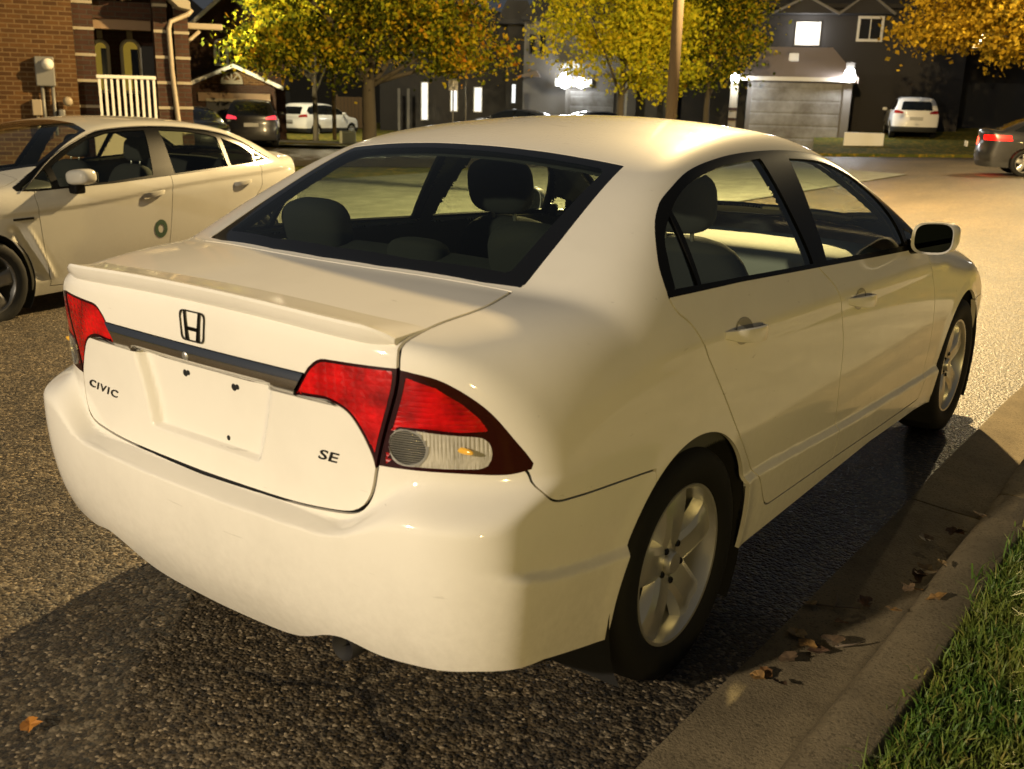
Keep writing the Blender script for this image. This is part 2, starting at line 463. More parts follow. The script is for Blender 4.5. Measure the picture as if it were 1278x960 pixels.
# ---------------------------------------------------------------- panels out of a cut shell
def sub(V,N,T,keep):
    t=T[keep]; u,inv=np.unique(t,return_inverse=True)
    return V[u],N[u],inv.reshape(t.shape)
def panel(name,V,N,T,m,parent=None,flange=.012,push=0.,flip=False):
    """one panel: the skin with its exact normals and an inward return along every edge"""
    if len(T)==0: return None
    V=V+N*(push(V) if callable(push) else push)
    if flange>0:
        E=np.concatenate([T[:,[0,1]],T[:,[1,2]],T[:,[2,0]]]); S=np.sort(E,1)
        _,i0,ct=np.unique(S,axis=0,return_index=True,return_counts=True)
        B=E[i0[ct==1]]; n=len(B); b=len(V)
        a,c=V[B[:,0]],V[B[:,1]]; na,nc=N[B[:,0]],N[B[:,1]]
        lat=np.cross(c-a,(na+nc)/2); lat/=np.linalg.norm(lat,axis=1)[:,None]+1e-12
        V=np.concatenate([V,a,c,c-nc*flange,a-na*flange]); N=np.concatenate([N,lat,lat,lat,lat])
        r=np.arange(n)+b
        T=np.concatenate([T,np.stack([r,r+2*n,r+n],1),np.stack([r,r+3*n,r+2*n],1)])
    return mesh(name,V,T,m,parent,True,N)
def emit(sh,label,name,m,parent=None,side=0,flange=.012,push=0.):
    V,N,T=sh.get(label)
    if side!=0:
        k=V[T].mean(1)[:,0]*side>0; V,N,T=sub(V,N,T,k)
    return panel(name,V,N,T,m,parent,flange,push)
def wheel(parent,x,y,z,rad=.316,rimr=.216,wid=.205,spokes=5,face=.5,lite=False,tm=None,rm=None):
    """wheel with its axle along x, outer face towards the sign of x"""
    s=1 if x>0 else -1
    w=empty('wheel',(x,y,z)); w.parent=parent; w.rotation_euler=(0,0,0 if s>0 else math.pi)
    MX=Matrix(((0,0,1,0),(1,0,0,0),(0,1,0,0),(0,0,0,1)))      # local z of the lathe -> x
    h=wid/2
    rt=rimr+.004
    prof=[(rt-.01,-h*.80),(rt,-h*.86),(rt+.03,-h*1.0),(rad-.035,-h*.99),(rad-.012,-h*.90),(rad-.002,-h*.66),(rad,-h*.3),(rad,h*.3),(rad-.002,h*.66),(rad-.012,h*.90),(rad-.035,h*.99),(rt+.03,h*1.0),(rt+.004,h*.90),(rt-.004,h*.84)]
    o=MB().lathe(prof,24 if lite else 56,MX).done('tyre',tm or M['rubber'],w,True)
    xo=h*.84
    r=MB()
    r.lathe([(rimr+.003,xo-.004),(rimr,xo+.003),(rimr-.008,xo+.002),(rimr-.014,xo-.012),(rimr-.022,xo-.06),(rimr-.03,-h*.7)],24 if lite else 56,MX)
    # spokes: bevelled bars from the hub to the rim
    hub=rimr*.30
    for k in range(spokes):
        a=2*math.pi*k/spokes+face
        V=[];nr=7
        for i in range(nr):
            u=i/(nr-1); rr=hub*.55+(rimr-.010-hub*.55)*u
            hw=(.040+.020*u*u+.008*(1-u)**2)*rimr/.216
            xx=xo-.026+.012*u+.010*math.sin(u*math.pi)
            for (q,dx) in ((-1.25,-.035),(-1.,-.008),(-.62,0),(0,-.004),(.62,0),(1.,-.008),(1.25,-.035)):
                V.append((xx+dx,rr*math.cos(a)-q*hw*math.sin(a),rr*math.sin(a)+q*hw*math.cos(a)))
        F=[[i*7+j,i*7+j+1,(i+1)*7+j+1,(i+1)*7+j] for i in range(nr-1) for j in range(6)]
        r.add(V,F)
    r.lathe([(0,xo-.012),(hub*.42,xo-.012),(hub*.46,xo-.016),(hub*.5,xo-.030),(hub*1.05,xo-.030),(hub*1.1,xo-.05)],24,MX)
    o=r.done('rim',rm or M['alloy'],w); auto_smooth(o,30)
    d=MB(); d.lathe([(0,-.005),(rimr*.66,-.005),(rimr*.66,-.03),(0,-.03)],20 if lite else 40,MX)
    d.done('brake_disc',M['disc'],w)
    if not lite:
        for k in range(5):
            a=2*math.pi*(k+.5)/5+face; q=MB(); rr=.052
            q.lathe([(0,xo-.018),(.0075,xo-.018),(.0095,xo-.022),(.0095,xo-.04)],6,Matrix.Translation((0,rr*math.cos(a),rr*math.sin(a)))@MX)
            q.done('wheel_nut',M['badge'],w)
    b=MB(); b.lathe([(0,-h*.72),(rimr-.02,-h*.72)],24,MX); b.done('hub_back',M['seam'],w)
    return w
def arch_liner(parent,x,y,z,r,w=.30):
    """dark half drum behind a wheel opening"""
    s=1 if x>0 else -1; V=[];n=28
    for k in range(n+1):
        a=-.62+(math.pi+1.24)*k/n
        for dx in (0,-w*s): V.append((x+dx,y+r*math.cos(a),z+r*math.sin(a)))
    F=[[2*k,2*k+1,2*k+3,2*k+2] for k in range(n)]
    b=len(V); V.append((x-w*s,y,z)); F+=[[2*k+1,b,2*k+3] for k in range(n)]
    return mesh('wheel_arch_liner',V,F,M['seam'],parent)
def ribbon(path,hw,nrm):
    """flat strip of half width hw along a 3-D path"""
    P=np.array(path,float); T=np.gradient(P,axis=0); T/=np.linalg.norm(T,axis=1)[:,None]
    B=np.cross(T,nrm); B/=np.linalg.norm(B,axis=1)[:,None]
    V=np.concatenate([P-B*hw,P+B*hw]); n=len(P)
    return V,[[i,i+1,n+i+1,n+i] for i in range(n-1)]
def text_mesh(name,body,size,depth,M4,m,parent,shear=0.,wide=1.,sp=1.,offset=.0):
    cu=bpy.data.curves.new(name,'FONT'); cu.body=body; cu.size=size; cu.extrude=depth; cu.shear=shear; cu.space_character=sp; cu.offset=offset; cu.resolution_u=3
    o=bpy.data.objects.new(name,cu); COL.objects.link(o)
    dg=bpy.context.evaluated_depsgraph_get(); me=bpy.data.meshes.new_from_object(o.evaluated_get(dg))
    bpy.data.objects.remove(o); bpy.data.curves.remove(cu)
    v=np.array([x.co[:] for x in me.vertices]); v[:,0]-=(v[:,0].min()+v[:,0].max())/2; v[:,1]-=(v[:,1].min()+v[:,1].max())/2; v[:,0]*=wide
    A=np.array(M4); v=v@A[:3,:3].T+A[:3,3]
    me.vertices.foreach_set('co',v.ravel()); me.materials.clear(); me.materials.append(m); me.name=name
    for p in me.polygons: p.use_smooth=False
    o=bpy.data.objects.new(name,me); COL.objects.link(o)
    if parent is not None: o.parent=parent
    return o
def seat(parent,x,y,z=.42,head=True,mir=1):
    t=empty('front_seat',(x,y,0)); t.parent=parent
    MB().blob((0,.20,z),(.50,.52,.17),3.2).done('cushion',M['cloth'],t,True)
    MB().blob((0,-.14,z+.30),(.50,.17,.66),3.2,rot=Matrix.Rotation(R(16),3,'X')).done('backrest',M['cloth'],t,True)
    MB().blob((0,-.27,z+.735),(.27,.11,.20),3.2,rot=Matrix.Rotation(R(10),3,'X')).done('head_restraint',M['cloth'],t,True)
    q=MB()
    for sx in (-.05,.05): q.tube([(sx,-.235,z+.58),(sx,-.262,z+.70)],.007,6)
    q.done('post',M['alloy'],t,True)
    return t
# ---------------------------------------------------------------- the near white saloon
def on_lid(x,z):
    """point and outward normal of the rear face"""
    p=np.array([[x,float(C_rear(np.array(x),np.array(z))),z]]); p,n=relax(civic_field,p,4)
    return p[0],n[0]
def frame_at(p,n,up=(0,0,1)):
    n=Vector(n).normalized(); u=(Vector(up)-n*n.dot(Vector(up))).normalized(); r=u.cross(n)
    return Matrix(((r.x,u.x,n.x,p[0]),(r.y,u.y,n.y,p[1]),(r.z,u.z,n.z,p[2]),(0,0,0,1)))
def build_civic():
    car=empty('parked_car',(0,0,0),0,'clean white four-door saloon nearest the viewer, parked along the kerb','car')
    V,T=surface_nets(civic_field,np.arange(-76,77)*.0125,axis(-1.,3.72,(-.55,.008),(.6,.0125),(2.2,.018),(9,.026)),axis(.12,1.5,(.70,.010),(9,.0125)))
    V,N=relax(civic_field,V)
    V0,N0,T0=V.copy(),N.copy(),T.copy()
    sh=Shell(V,N,T); ax=lambda P: np.abs(P[:,0])
    # --- lower edge
    zr=S1([0,.17,.30,.38,.45,.52,.60,.70,.767,.83,.9],[.238,.242,.262,.300,.318,.303,.300,.308,.318,.312,.30])
    def low(P):
        x,y,z=ax(P),P[:,1],P[:,2]
        rear=np.where(y<-.70,zr(x),np.interp(y,[-.70,-.588,-.41,-.3],[.318,.308,.268,.25]))
        sill=np.interp(y,[-.4,.35,1.5,2.1,2.4,3.0,3.6],[.262,.238,.262,.242,.215,.19,.19])
        return z-np.where(y<-.36,rear,sill)
    sh.carve(lambda P: low(P),['shell'],'drop',None)
    # --- wheel openings
    def arch(P):
        y,z=P[:,1],P[:,2]; d=9.
        for c,r in ((0.,.350),(2.70,.350)):
            dz=z-.318; e=np.where(dz>0,np.hypot(y-c,dz*.985),np.abs(y-c)+.04*dz)
            d=np.minimum(d,e-r)
        return d
    sh.carve(arch,['shell'],'drop',lambda c,n:(np.abs(c[:,0])>.5))
    sidem=lambda c,n:(np.abs(c[:,0])>.42)&(np.abs(n[:,0])>.3)
    # --- side glass
    dlo=np.concatenate([smoothline([(-.075,1.021),(-.068,1.055),(-.045,1.098),(.019,1.162),(.085,1.206),(.163,1.240),(.325,1.287),(.522,1.313),(.742,1.325),(1.03,1.323),(1.309,1.300),(1.5,1.252),(1.7,1.165),(1.88,1.055),(1.985,.965)],5),[(1.99,.940),(1.762,.947),(.885,.987),(.306,1.012)]])
    sh.carve(lambda P: sdpoly(P[:,1:],dlo),['shell'],'trim',sidem)
    gr=smoothline([(-.034,1.036),(-.01,1.09),(.046,1.155),(.191,1.229),(.346,1.270),(.547,1.296)],6)
    gr=np.concatenate([gr,[(.80,1.306),(.818,1.003),(.34,1.023)]])
    gf=smoothline([(1.005,1.300),(1.265,1.281),(1.472,1.228),(1.616,1.155),(1.70,1.070),(1.742,.967)],6)
    gf=np.concatenate([gf,[(.925,1.001)]])
    sh.carve(lambda P: sdpoly(P[:,1:],gr),['trim'],'glass_r',sidem)
    sh.carve(lambda P: sdpoly(P[:,1:],gf),['trim'],'glass_f',sidem)
    sh.carve(lambda P: np.abs(P[:,1]-(.098+.02*(P[:,2]-1.1)/.1))-.010,['glass_r'],'trim',sidem)
    gq=fillet([(1.775,1.03),(1.775,.958),(1.93,.952),(1.90,1.0)],.012)
    sh.carve(lambda P: sdpoly(P[:,1:],gq),['trim'],'glass_f',sidem)
    # --- rear window and windscreen
    rw=[(-.566,-.338),(-.474,-.368),(-.193,-.418),(0,-.430),(.193,-.418),(.474,-.368),(.566,-.338),(.548,-.16),(.526,.02),(.504,.198),(.373,.184),(.2,.172),(0,.165),(-.2,.172),(-.373,.184),(-.504,.198),(-.526,.02),(-.548,-.16)]
    rw=np.array(rw); topm=lambda c,n:(n[:,2]>.2)&(c[:,1]<.7)&(c[:,2]>1.0)
    sh.carve(lambda P: sdpoly(P[:,:2],rw),['shell'],'frit',topm)
    rwi=[(-.500,-.312),(-.25,-.366),(0,-.382),(.25,-.366),(.500,-.312),(.508,-.298),(.476,.135),(.458,.152),(.25,.134),(0,.126),(-.25,.134),(-.458,.152),(-.476,.135),(-.508,-.298)]
    rwi=np.array(rwi); sh.carve(lambda P: sdpoly(P[:,:2],rwi),['frit'],'rglass',topm)
    ws=np.array([(-.70,1.98),(-.45,2.22),(-.2,2.31),(0,2.33),(.2,2.31),(.45,2.22),(.70,1.98),(.66,1.80),(.54,1.33),(.3,1.24),(0,1.21),(-.3,1.24),(-.54,1.33),(-.66,1.80)])
    wsm=lambda c,n:(n[:,2]>.2)&(c[:,1]>1.0)&(c[:,2]>.85)
    sh.carve(lambda P: sdpoly(P[:,:2],ws),['shell'],'frit2',wsm)
    sh.carve(lambda P: sdpoly(P[:,:2],ws)+.035,['frit2'],'wglass',wsm)
    # --- boot lid
    Xz=S1([.55,.62,.67,.735,.86,.945,1.0,1.05],[.500,.508,.525,.537,.573,.592,.586,.578])
    Xy=S1([-.9,-.75,-.642,-.516,-.40,-.3],[.588,.586,.580,.587,.566,.54])
    yf=S1([-.7,-.474,-.193,0,.193,.474,.7],[-.34,-.385,-.436,-.448,-.436,-.385,-.34])
    zb=S1([0,.2,.333,.448,.6],[.5985,.601,.605,.616,.635])
    def lid(P):
        x,y,z=ax(P),P[:,1],P[:,2]
        f=smax(x-np.where(z>.985,Xy(y),Xz(z)),(zb(x)-z),.07)
        return np.maximum(np.maximum(f,(y-yf(P[:,0]))*.9),y+.30)
    sh.carve(lid,['shell'],'lid',lambda c,n:(c[:,1]<-.25)&(np.abs(c[:,0])<.72)&((n[:,1]<-.15)|(n[:,2]>.5)),.0075)
    # --- lamps
    lo=np.concatenate([smoothline([(.57,.949),(.606,.947),(.676,.930),(.740,.877),(.786,.796),(.804,.757)],6),smoothline([(.802,.744),(.766,.735),(.68,.739),(.535,.737)],6),[(.45,.73),(.45,.94)]])
    rearm=lambda c,n:(c[:,1]<-.3)&(n[:,1]<-.12)&(c[:,2]>.6)
    sh.carve(lambda P: sdpoly(np.stack([ax(P),P[:,2]],1),lo),['shell'],'dkred',rearm)
    li=fillet([(.67,.953),(.508,.949),(.400,.946),(.369,.920),(.320,.8525),(.420,.860),(.473,.843),(.503,.803),(.530,.748),(.537,.69),(.67,.69)],[0,0,.03,.0,.005,.02,.03,.05,.02,0,0])
    liS=lambda P: sdpoly(np.stack([ax(P),P[:,2]],1),li)
    sh.carve(liS,['lid'],'lamp_in',rearm)
    sh.carve(lambda P: np.maximum(liS(P)+.007,ax(P)-(np.where(P[:,2]>.985,.5,Xz(P[:,2]))-.012)),['lamp_in'],'red',rearm)
    rd=np.array([(.545,.930),(.61,.933),(.662,.917),(.704,.887),(.730,.857),(.743,.829),(.70,.826),(.64,.830),(.585,.829),(.567,.81),(.560,.775),(.564,.748),(.535,.745),(.50,.80)])
    P2=lambda P: np.stack([ax(P),P[:,2]],1)
    XZ=lambda P: ax(P)-(Xz(P[:,2])+.014)
    sh.carve(lambda P: np.maximum(sdpoly(P2(P),rd),-XZ(P)),['dkred'],'red_o',rearm)
    rv=fillet([(.568,.8275),(.740,.8165),(.750,.785),(.742,.7490),(.566,.7455)],[.038,.03,.03,.03,.035],8)
    sh.carve(lambda P: sdpoly(P2(P),rv),['dkred','red_o'],'clear',rearm)
    sh.carve(lambda P: np.hypot(ax(P)-.603,P[:,2]-.7865)-.0375,['clear','dkred','red_o'],'ribbed',rearm)
    sh.carve(lambda P: np.abs(np.hypot(ax(P)-.603,P[:,2]-.7865)-.0395)-.0025,['clear','ribbed','red_o'],'clear_rim',rearm)
    # --- bright bar, bumper skin, doors
    br=np.array([(-.45,.9065),(-.45,.8510),(.45,.8510),(.45,.9065)])
    sh.carve(lambda P: sdpoly(P[:,[0,2]],br),['lid'],'bar',rearm)
    bp=np.concatenate([[(-1.3,.80),(-.64,.80),(-.625,.745)],smoothline([(-.618,.735),(-.610,.706),(-.577,.673),(-.51,.664),(-.36,.654),(-.2,.641)],5),[(-.2,0),(-1.3,0)]])
    sh.carve(lambda P: sdpoly(P[:,1:],bp),['shell'],'bumper',lambda c,n:(c[:,1]<-.2),.005)
    dr=np.concatenate([smoothline([(-.055,1.06),(-.0738,1.0212),(-.058,.987),(-.010,.950),(.045,.880),(.131,.763),(.247,.619),(.363,.490),(.425,.424),(.463,.372),(.500,.332),(.535,.3225)],6),[(.99,.314),(1.072,.313)]])
    bg=smoothline([(1.072,.313),(1.085,.40),(1.062,.49),(1.040,.584),(1.033,.71),(.995,.847),(.946,.920),(.866,.977),(.80,1.03)],6)
    dr=np.concatenate([dr,bg[1:]])
    sh.carve(lambda P: sdpoly(P[:,1:],dr),['shell'],'door_r',lambda c,n:sidem(c,n)&(c[:,1]>-.3)&(c[:,1]<1.3),.006)
    df=np.concatenate([bg[::-1],smoothline([(1.50,.302),(1.98,.290),(2.085,.288),(2.125,.30),(2.165,.39),(2.163,.551),(2.137,.691),(2.096,.785),(2.030,.865),(1.995,.93),(1.96,1.0)],6)])
    sh.carve(lambda P: sdpoly(P[:,1:],df),['shell'],'door_f',lambda c,n:sidem(c,n)&(c[:,1]>.6)&(c[:,1]<2.4),.006)
    # --- nose
    hd=lambda P: np.maximum(ax(P)-np.interp(P[:,1],[2.1,2.5,3.1,3.45],[.68,.70,.66,.55]),np.maximum(P[:,1]-3.42+.5*P[:,0]**2,2.2-P[:,1]))
    sh.carve(hd,['shell'],'bonnet',lambda c,n:(n[:,2]>.4)&(c[:,1]>1.9),.005)
    hl=np.array([(.42,.60),(.76,.62),(.80,.74),(.60,.71),(.44,.665)])
    sh.carve(lambda P: sdpoly(P2(P),hl),['shell'],'headlamp',lambda c,n:(c[:,1]>2.9)&(n[:,1]>.15))
    gl=np.array([(-.42,.60),(.42,.60),(.40,.665),(-.40,.665)]); g2=np.array([(-.5,.28),(.5,.28),(.44,.40),(-.44,.40)])
    sh.carve(lambda P: np.minimum(sdpoly(P[:,[0,2]],gl),sdpoly(P[:,[0,2]],g2)),['shell'],'grille',lambda c,n:(c[:,1]>3.0)&(n[:,1]>.3))
    fb=np.array([(2.9,.60),(4,.60),(4,0),(2.9,0)])
    sh.carve(lambda P: sdpoly(P[:,1:],fb),['shell'],'fbumper',lambda c,n:(c[:,1]>2.6),.005)
    fl=lambda P: np.maximum(np.hypot(P[:,1]+.31,P[:,2]-.86)-.075,0*P[:,0]-.1)
    sh.carve(fl,['shell'],'flap',lambda c,n:(c[:,0]<-.6),.004)
    # --- objects
    W=M['white']
    body=emit(sh,'shell','body',W,car)
    emit(sh,'gap','panel_seal',M['seam'],car,0,0,-.011)
    emit(sh,'flap','fuel_flap',W,car)
    for s in (1,-1):
        for lb in ('door_r','door_f'):
            d=emit(sh,lb,'door',W,car,s)
            g='glass_'+lb[-1]
            emit(sh,g,'window',M['glass'],d,s,.004,-.004)
            yh,zh=((.268,.888) if lb=='door_r' else (1.180,.845))
            handle(d,s,yh,zh,W)
        emit(sh,'trim','window_surround',M['black'],car,s,.012,.001)
        tl=empty('tail_lamp'); tl.parent=car
        emit(sh,'dkred','outer_lens',M['dkred'],tl,s,.02)
        emit(sh,'red_o','brake_lens',M['red2'],tl,s,.02,-.001)
        emit(sh,'clear','reversing_lens',M['clear'],tl,s,.02,.001)
        emit(sh,'ribbed','reflector',M['ribbed'],tl,s,.02)
        emit(sh,'clear_rim','reflector_rim',M['alloy'],tl,s,.02,.0025)
        emit(sh,'headlamp','headlamp',M['headlamp'],car,s)
    lidd=emit(sh,'lid','boot_lid',W,car,0,.02,.0015)
    for s in (1,-1):
        a=emit(sh,'lamp_in','lamp_surround',M['dkred'],lidd,s,.016)
        emit(sh,'red','inner_lens',M['red'],lidd,s,.02,.001)
    v,n,t_=sh.get('bar'); n2=n+np.array([0,0,1.])*((v[:,2]-.8785)/.028*.75)[:,None]; n2/=np.linalg.norm(n2,axis=1)[:,None]
    mesh('bright_bar',v+n*.007,t_,M['chrome'],lidd,True,n2)
    emit(sh,'bumper','rear_bumper',W,car,0,.02)
    emit(sh,'fbumper','front_bumper',W,car,0,.02)
    emit(sh,'bonnet','bonnet',W,car)
    emit(sh,'grille','grille',M['plastic'],car,0,.03,-.015)
    rg=emit(sh,'rglass','rear_window',M['rglass'],car,0,.004,-.001); emit(sh,'frit','window_band',M['frit'],car,0,.01,-.001)
    emit(sh,'wglass','windscreen',M['glass'],car,0,.004,-.001); emit(sh,'frit2','screen_band',M['frit'],car,0,.01,-.001)
    # boot spoiler
    nx=72; U=np.linspace(-1,1,nx); X=.578*U; Vs=[];Ns=14
    for u,x in zip(U,X):
        e=np.clip((1-abs(u))/.10,0,1)**.6
        yb=float(C_rear(np.array(x),np.array(.99)))-.004; 
        front=yb+.135; back=yb+.012-.016*e
        if abs(u)>.86: front=yb+.135
        zt=lambda yy: float(C_top(np.array(x),np.array(yy)))
        hh=.004+.020*e
        sec=[(front,zt(front)-.004)]
        for k in range(1,8):
            q=k/7; yy=front+(back-front)*q; sec.append((yy,zt(max(yy,yb+.02))-.004*(1-q)**3+hh*q**1.35+.002))
        zb_=zt(yb+.02)
        sec+= [(back-.003,sec[-1][1]-.006),(back-.001,sec[-1][1]-.013),(back+.010,zb_-.012),(back+.018,zb_-.020),(back+.05,zb_-.028)]
        Vs.append([(x,a,b) for a,b in sec])
    ns=len(Vs[0]); Vv=np.array(Vs).reshape(-1,3)
    F=[[i*ns+j,(i+1)*ns+j,(i+1)*ns+j+1,i*ns+j+1] for i in range(nx-1) for j in range(ns-1)]
    F+=[list(range(ns)),[(nx-1)*ns+j for j in range(ns)][::-1]]
    o=mesh('spoiler',Vv,F,W,lidd); auto_smooth(o,38)
    # badge: ring and H on the lid
    p,n=on_lid(.001,.951); A=frame_at(p+n*.0012,n)
    q=MB()
    out=fillet([(-.040,-.035),(.040,-.035),(.047,.036),(-.047,.036)],[.014,.014,.018,.018],6)
    inn=fillet([(-.0367,-.0318),(.0367,-.0318),(.0436,.0329),(-.0436,.0329)],[.011,.011,.015,.015],6)
    k=len(out); Vb=[(*a,0) for a in out]+[(*a,0) for a in inn]+[(*a,.0035) for a in out]+[(*a,.0035) for a in inn]
    Fb=[]
    for i in range(k):
        j=(i+1)%k; Fb+=[[2*k+i,2*k+j,3*k+j,3*k+i],[i,j,2*k+j,2*k+i],[k+j,k+i,3*k+i,3*k+j]]
    q.add(Vb,Fb)
    for sx in (-1,1):
        pl=[(-.0300*sx,.0325),(-.0235*sx,.0325),(-.0135*sx,-.0312),(-.0245*sx,-.0312)]
        if sx>0: pl=pl[::-1]
        pl=[(x,y) for x,y in pl]
        q.prism(pl if area(pl)>0 else pl[::-1],.0002,.0038)
    q.prism([(-.018,-.010),(.018,-.010),(.0195,-.0015),(-.0195,-.0015)],.0004,.0036)
    Vq=np.array(q.V)@np.array(A)[:3,:3].T+np.array(A)[:3,3]
    mesh('badge',Vq,q.F,M['badge'],lidd)
    for body_,x,z,wd,size in (('CIVIC',-.417,.7200,1.75,.028),('SE',.413,.7325,1.8,.031)):
        p,n=on_lid(x,z); p2,_=on_lid(x+.02,z); A=frame_at(p+n*.0015,n)
        if x<0: A=A@Matrix.Rotation(R(-2.0),4,'Z')
        text_mesh('lettering',body_,size,.0016,A,M['letter'],lidd,.22,wd,1.22 if x<0 else 1.04,.0004)
    for x,z in ((-.081,.821),(.097,.820)):
        p,n=on_lid(x,z); A=frame_at(p-n*.001,n)
        q=MB().lathe([(0,.004),(.007,.004),(.0105,.0015),(.012,0)],12,A); q.lathe([(0,.004),(.006,.004),(.008,0)],10,A@Matrix.Translation((.012,.003,0)))
        q.done('screw_hole',M['seam'],lidd,True)
    p,n=on_lid(.065,.691); MB().lathe([(0,.003),(.006,.003),(.0085,0)],12,frame_at(p-n*.001,n)).done('screw_hole',M['seam'],lidd,True)
    p,n=on_lid(-.03,.878); MB().lathe([(0,.008),(.009,.008),(.011,.005),(.012,0)],16,frame_at(p+n*.001,n)).done('lock',M['alloy'],lidd,True)
    for s in (1,-1):
        p,n=on_lid(.705*s,.789); MB().blob(tuple(p+n*.003),(.050,.012,.014),2.2,8).done('gold_highlight',M['amber'],car,True)  # gold blob coloured in for a highlight in the lens
    # mirrors
    for s in (1,-1):
        mr=empty('door_mirror'); mr.parent=car
        Vm=[];Fm=[]; nu=28
        prof=[(0,.02),(.55,.02),(.86,.012),(.985,.0),(1.0,.012),(.97,.05),(.86,.085),(.62,.112),(.3,.125),(0,.128)]
        base=[]
        for k in range(nu):
            a=2*math.pi*k/nu; c_,s_=math.cos(a),math.sin(a); e=.62
            base.append((np.sign(c_)*abs(c_)**e,np.sign(s_)*abs(s_)**e))
        ctr=np.array([.925,1.735,1.004]); hw,hh=.080,.060
        rot=np.array(Matrix.Rotation(R(-9*s),3,'Z'))
        def put(lst):
            P=np.array(lst)@rot.T; P[:,0]+=ctr[0]*s; P[:,1]+=ctr[1]; P[:,2]+=ctr[2]; return P
        hous=[(b[0]*hw*r,d,b[1]*hh*r+(.10*b[0]*s)*.06) for r,d in prof[2:] for b in base]
        m_=len(prof)-2
        Fh=[[i*nu+k,i*nu+(k+1)%nu,(i+1)*nu+(k+1)%nu,(i+1)*nu+k] for i in range(m_-1) for k in range(nu)]
        o=mesh('housing',put(hous),Fh,W,mr); auto_smooth(o,50)
        gl=[(b[0]*hw*.945,.010,b[1]*hh*.935+.006*b[0]*s) for b in base]
        mesh('mirror_glass',put(gl),[list(range(nu))],M['mirror'],mr)
        MB().tube([(s*.80,1.80,.955),(s*.86,1.79,.962),(s*.895,1.775,.985)],[.032,.026,.022],10).done('arm',M['black'],mr,True)
    # wheels, arches, underside
    for y in (0,2.70):
        for s in (1,-1):
            w=wheel(car,s*.762,y,.316,face=.35+.2*(y>0))
            arch_liner(car,s*.86,y,.318,.365)
    MB().box((0,1.40,.245),(1.44,3.9,.03)).done('underbody',M['seam'],car)
    MB().box((0,-.62,.36),(1.1,.22,.10),.02).done('rear_beam',M['seam'],car)
    q=MB(); q.lathe([(.031,0),(.034,0),(.034,.16),(.030,.16)],20,Matrix.Translation((.40,-.765,.258))@Matrix.Rotation(R(-90),4,'X'),True); q.lathe([(0,.06),(.031,.06)],20,Matrix.Translation((.40,-.765,.258))@Matrix.Rotation(R(-90),4,'X'))
    q.done('exhaust_tip',M['exhaust'],car,True)
    MB().blob((.40,-.52,.26),(.5,.26,.16),3).done('silencer',M['exhaust'],car,True)
    # cabin
    c=V0[T0].mean(1); k=(c[:,2]>.60)&(c[:,1]>-.75)&(c[:,1]<2.2)
    P2_=lambda Q: np.stack([np.abs(Q[:,0]),Q[:,2]],1)
    gs=np.minimum(sdpoly(c[:,1:],gr),sdpoly(c[:,1:],gf)); gs=np.minimum(gs,sdpoly(c[:,1:],gq)); k&=~((gs<.015)&(np.abs(c[:,0])>.42))
    k&=~((sdpoly(c[:,:2],rwi)<.012)&(c[:,2]>1.0)&(c[:,1]<.6))&~((sdpoly(c[:,:2],ws)<-.02)&(c[:,2]>.8)&(c[:,1]>1.0))
    k&=~((c[:,1]<-.30)&(c[:,2]<1.02))
    v,n,t_=sub(V0,N0,T0,k); mesh('cabin_lining',v-n*.032,t_[:,::-1],M['liner'],car,True,-n)
    for s in (1,-1): seat(car,s*.36,1.06)
    rs=empty('rear_seat'); rs.parent=car
    MB().blob((0,.33,.46),(1.30,.5,.18),4).done('cushion',M['cloth'],rs,True)
    MB().blob((0,.02,.74),(1.30,.18,.62),4.5,rot=Matrix.Rotation(R(18),3,'X')).done('backrest',M['cloth'],rs,True)
    for x in (-.40,.40): MB().blob((x,-.07,1.075),(.25,.12,.17),3.,rot=Matrix.Rotation(R(12),3,'X')).done('head_restraint',M['cloth'],rs,True)
    MB().blob((0,-.06,1.03),(.20,.10,.10),3.).done('head_restraint',M['cloth'],rs,True)
    MB().box((0,-.20,1.005),(1.16,.36,.03),.01).done('parcel_shelf',M['plastic'],car)
    MB().blob((0,2.02,.80),(1.40,.62,.22),4).done('dashboard',M['dash'],car,True)
    sw=MB(); A=Matrix.Translation((-.36,1.66,.90))@Matrix.Rotation(R(68),4,'X')
    sw.lathe([(.18+.014*math.cos(a),.014*math.sin(a)) for a in np.linspace(0,2*math.pi,9)[:-1]],32,A,True)
    sw.lathe([(0,-.01),(.055,-.01),(.06,-.03)],16,A)
    for a in (0,math.pi,-math.pi/2):
        P=[A@Vector((r*math.cos(a),r*math.sin(a),-.015)) for r in (.04,.18)]; sw.tube(P,.012,6)
    sw.done('steering_wheel',M['plastic'],car,True)
    MB().blob((0,1.43,1.285),(.22,.03,.065),3.5).done('interior_mirror',M['plastic'],car,True)
    MB().box((0,1.25,.45),(.24,.9,.30),.05).done('centre_console',M['plastic'],car)
    MB().box((0,1.2,.30),(1.5,2.6,.04)).done('cabin_floor',M['liner'],car)
    return car
def area(p):
    p=np.array(p); x,y=p[:,0],p[:,1]; return .5*np.sum(x*np.roll(y,-1)-y*np.roll(x,-1))
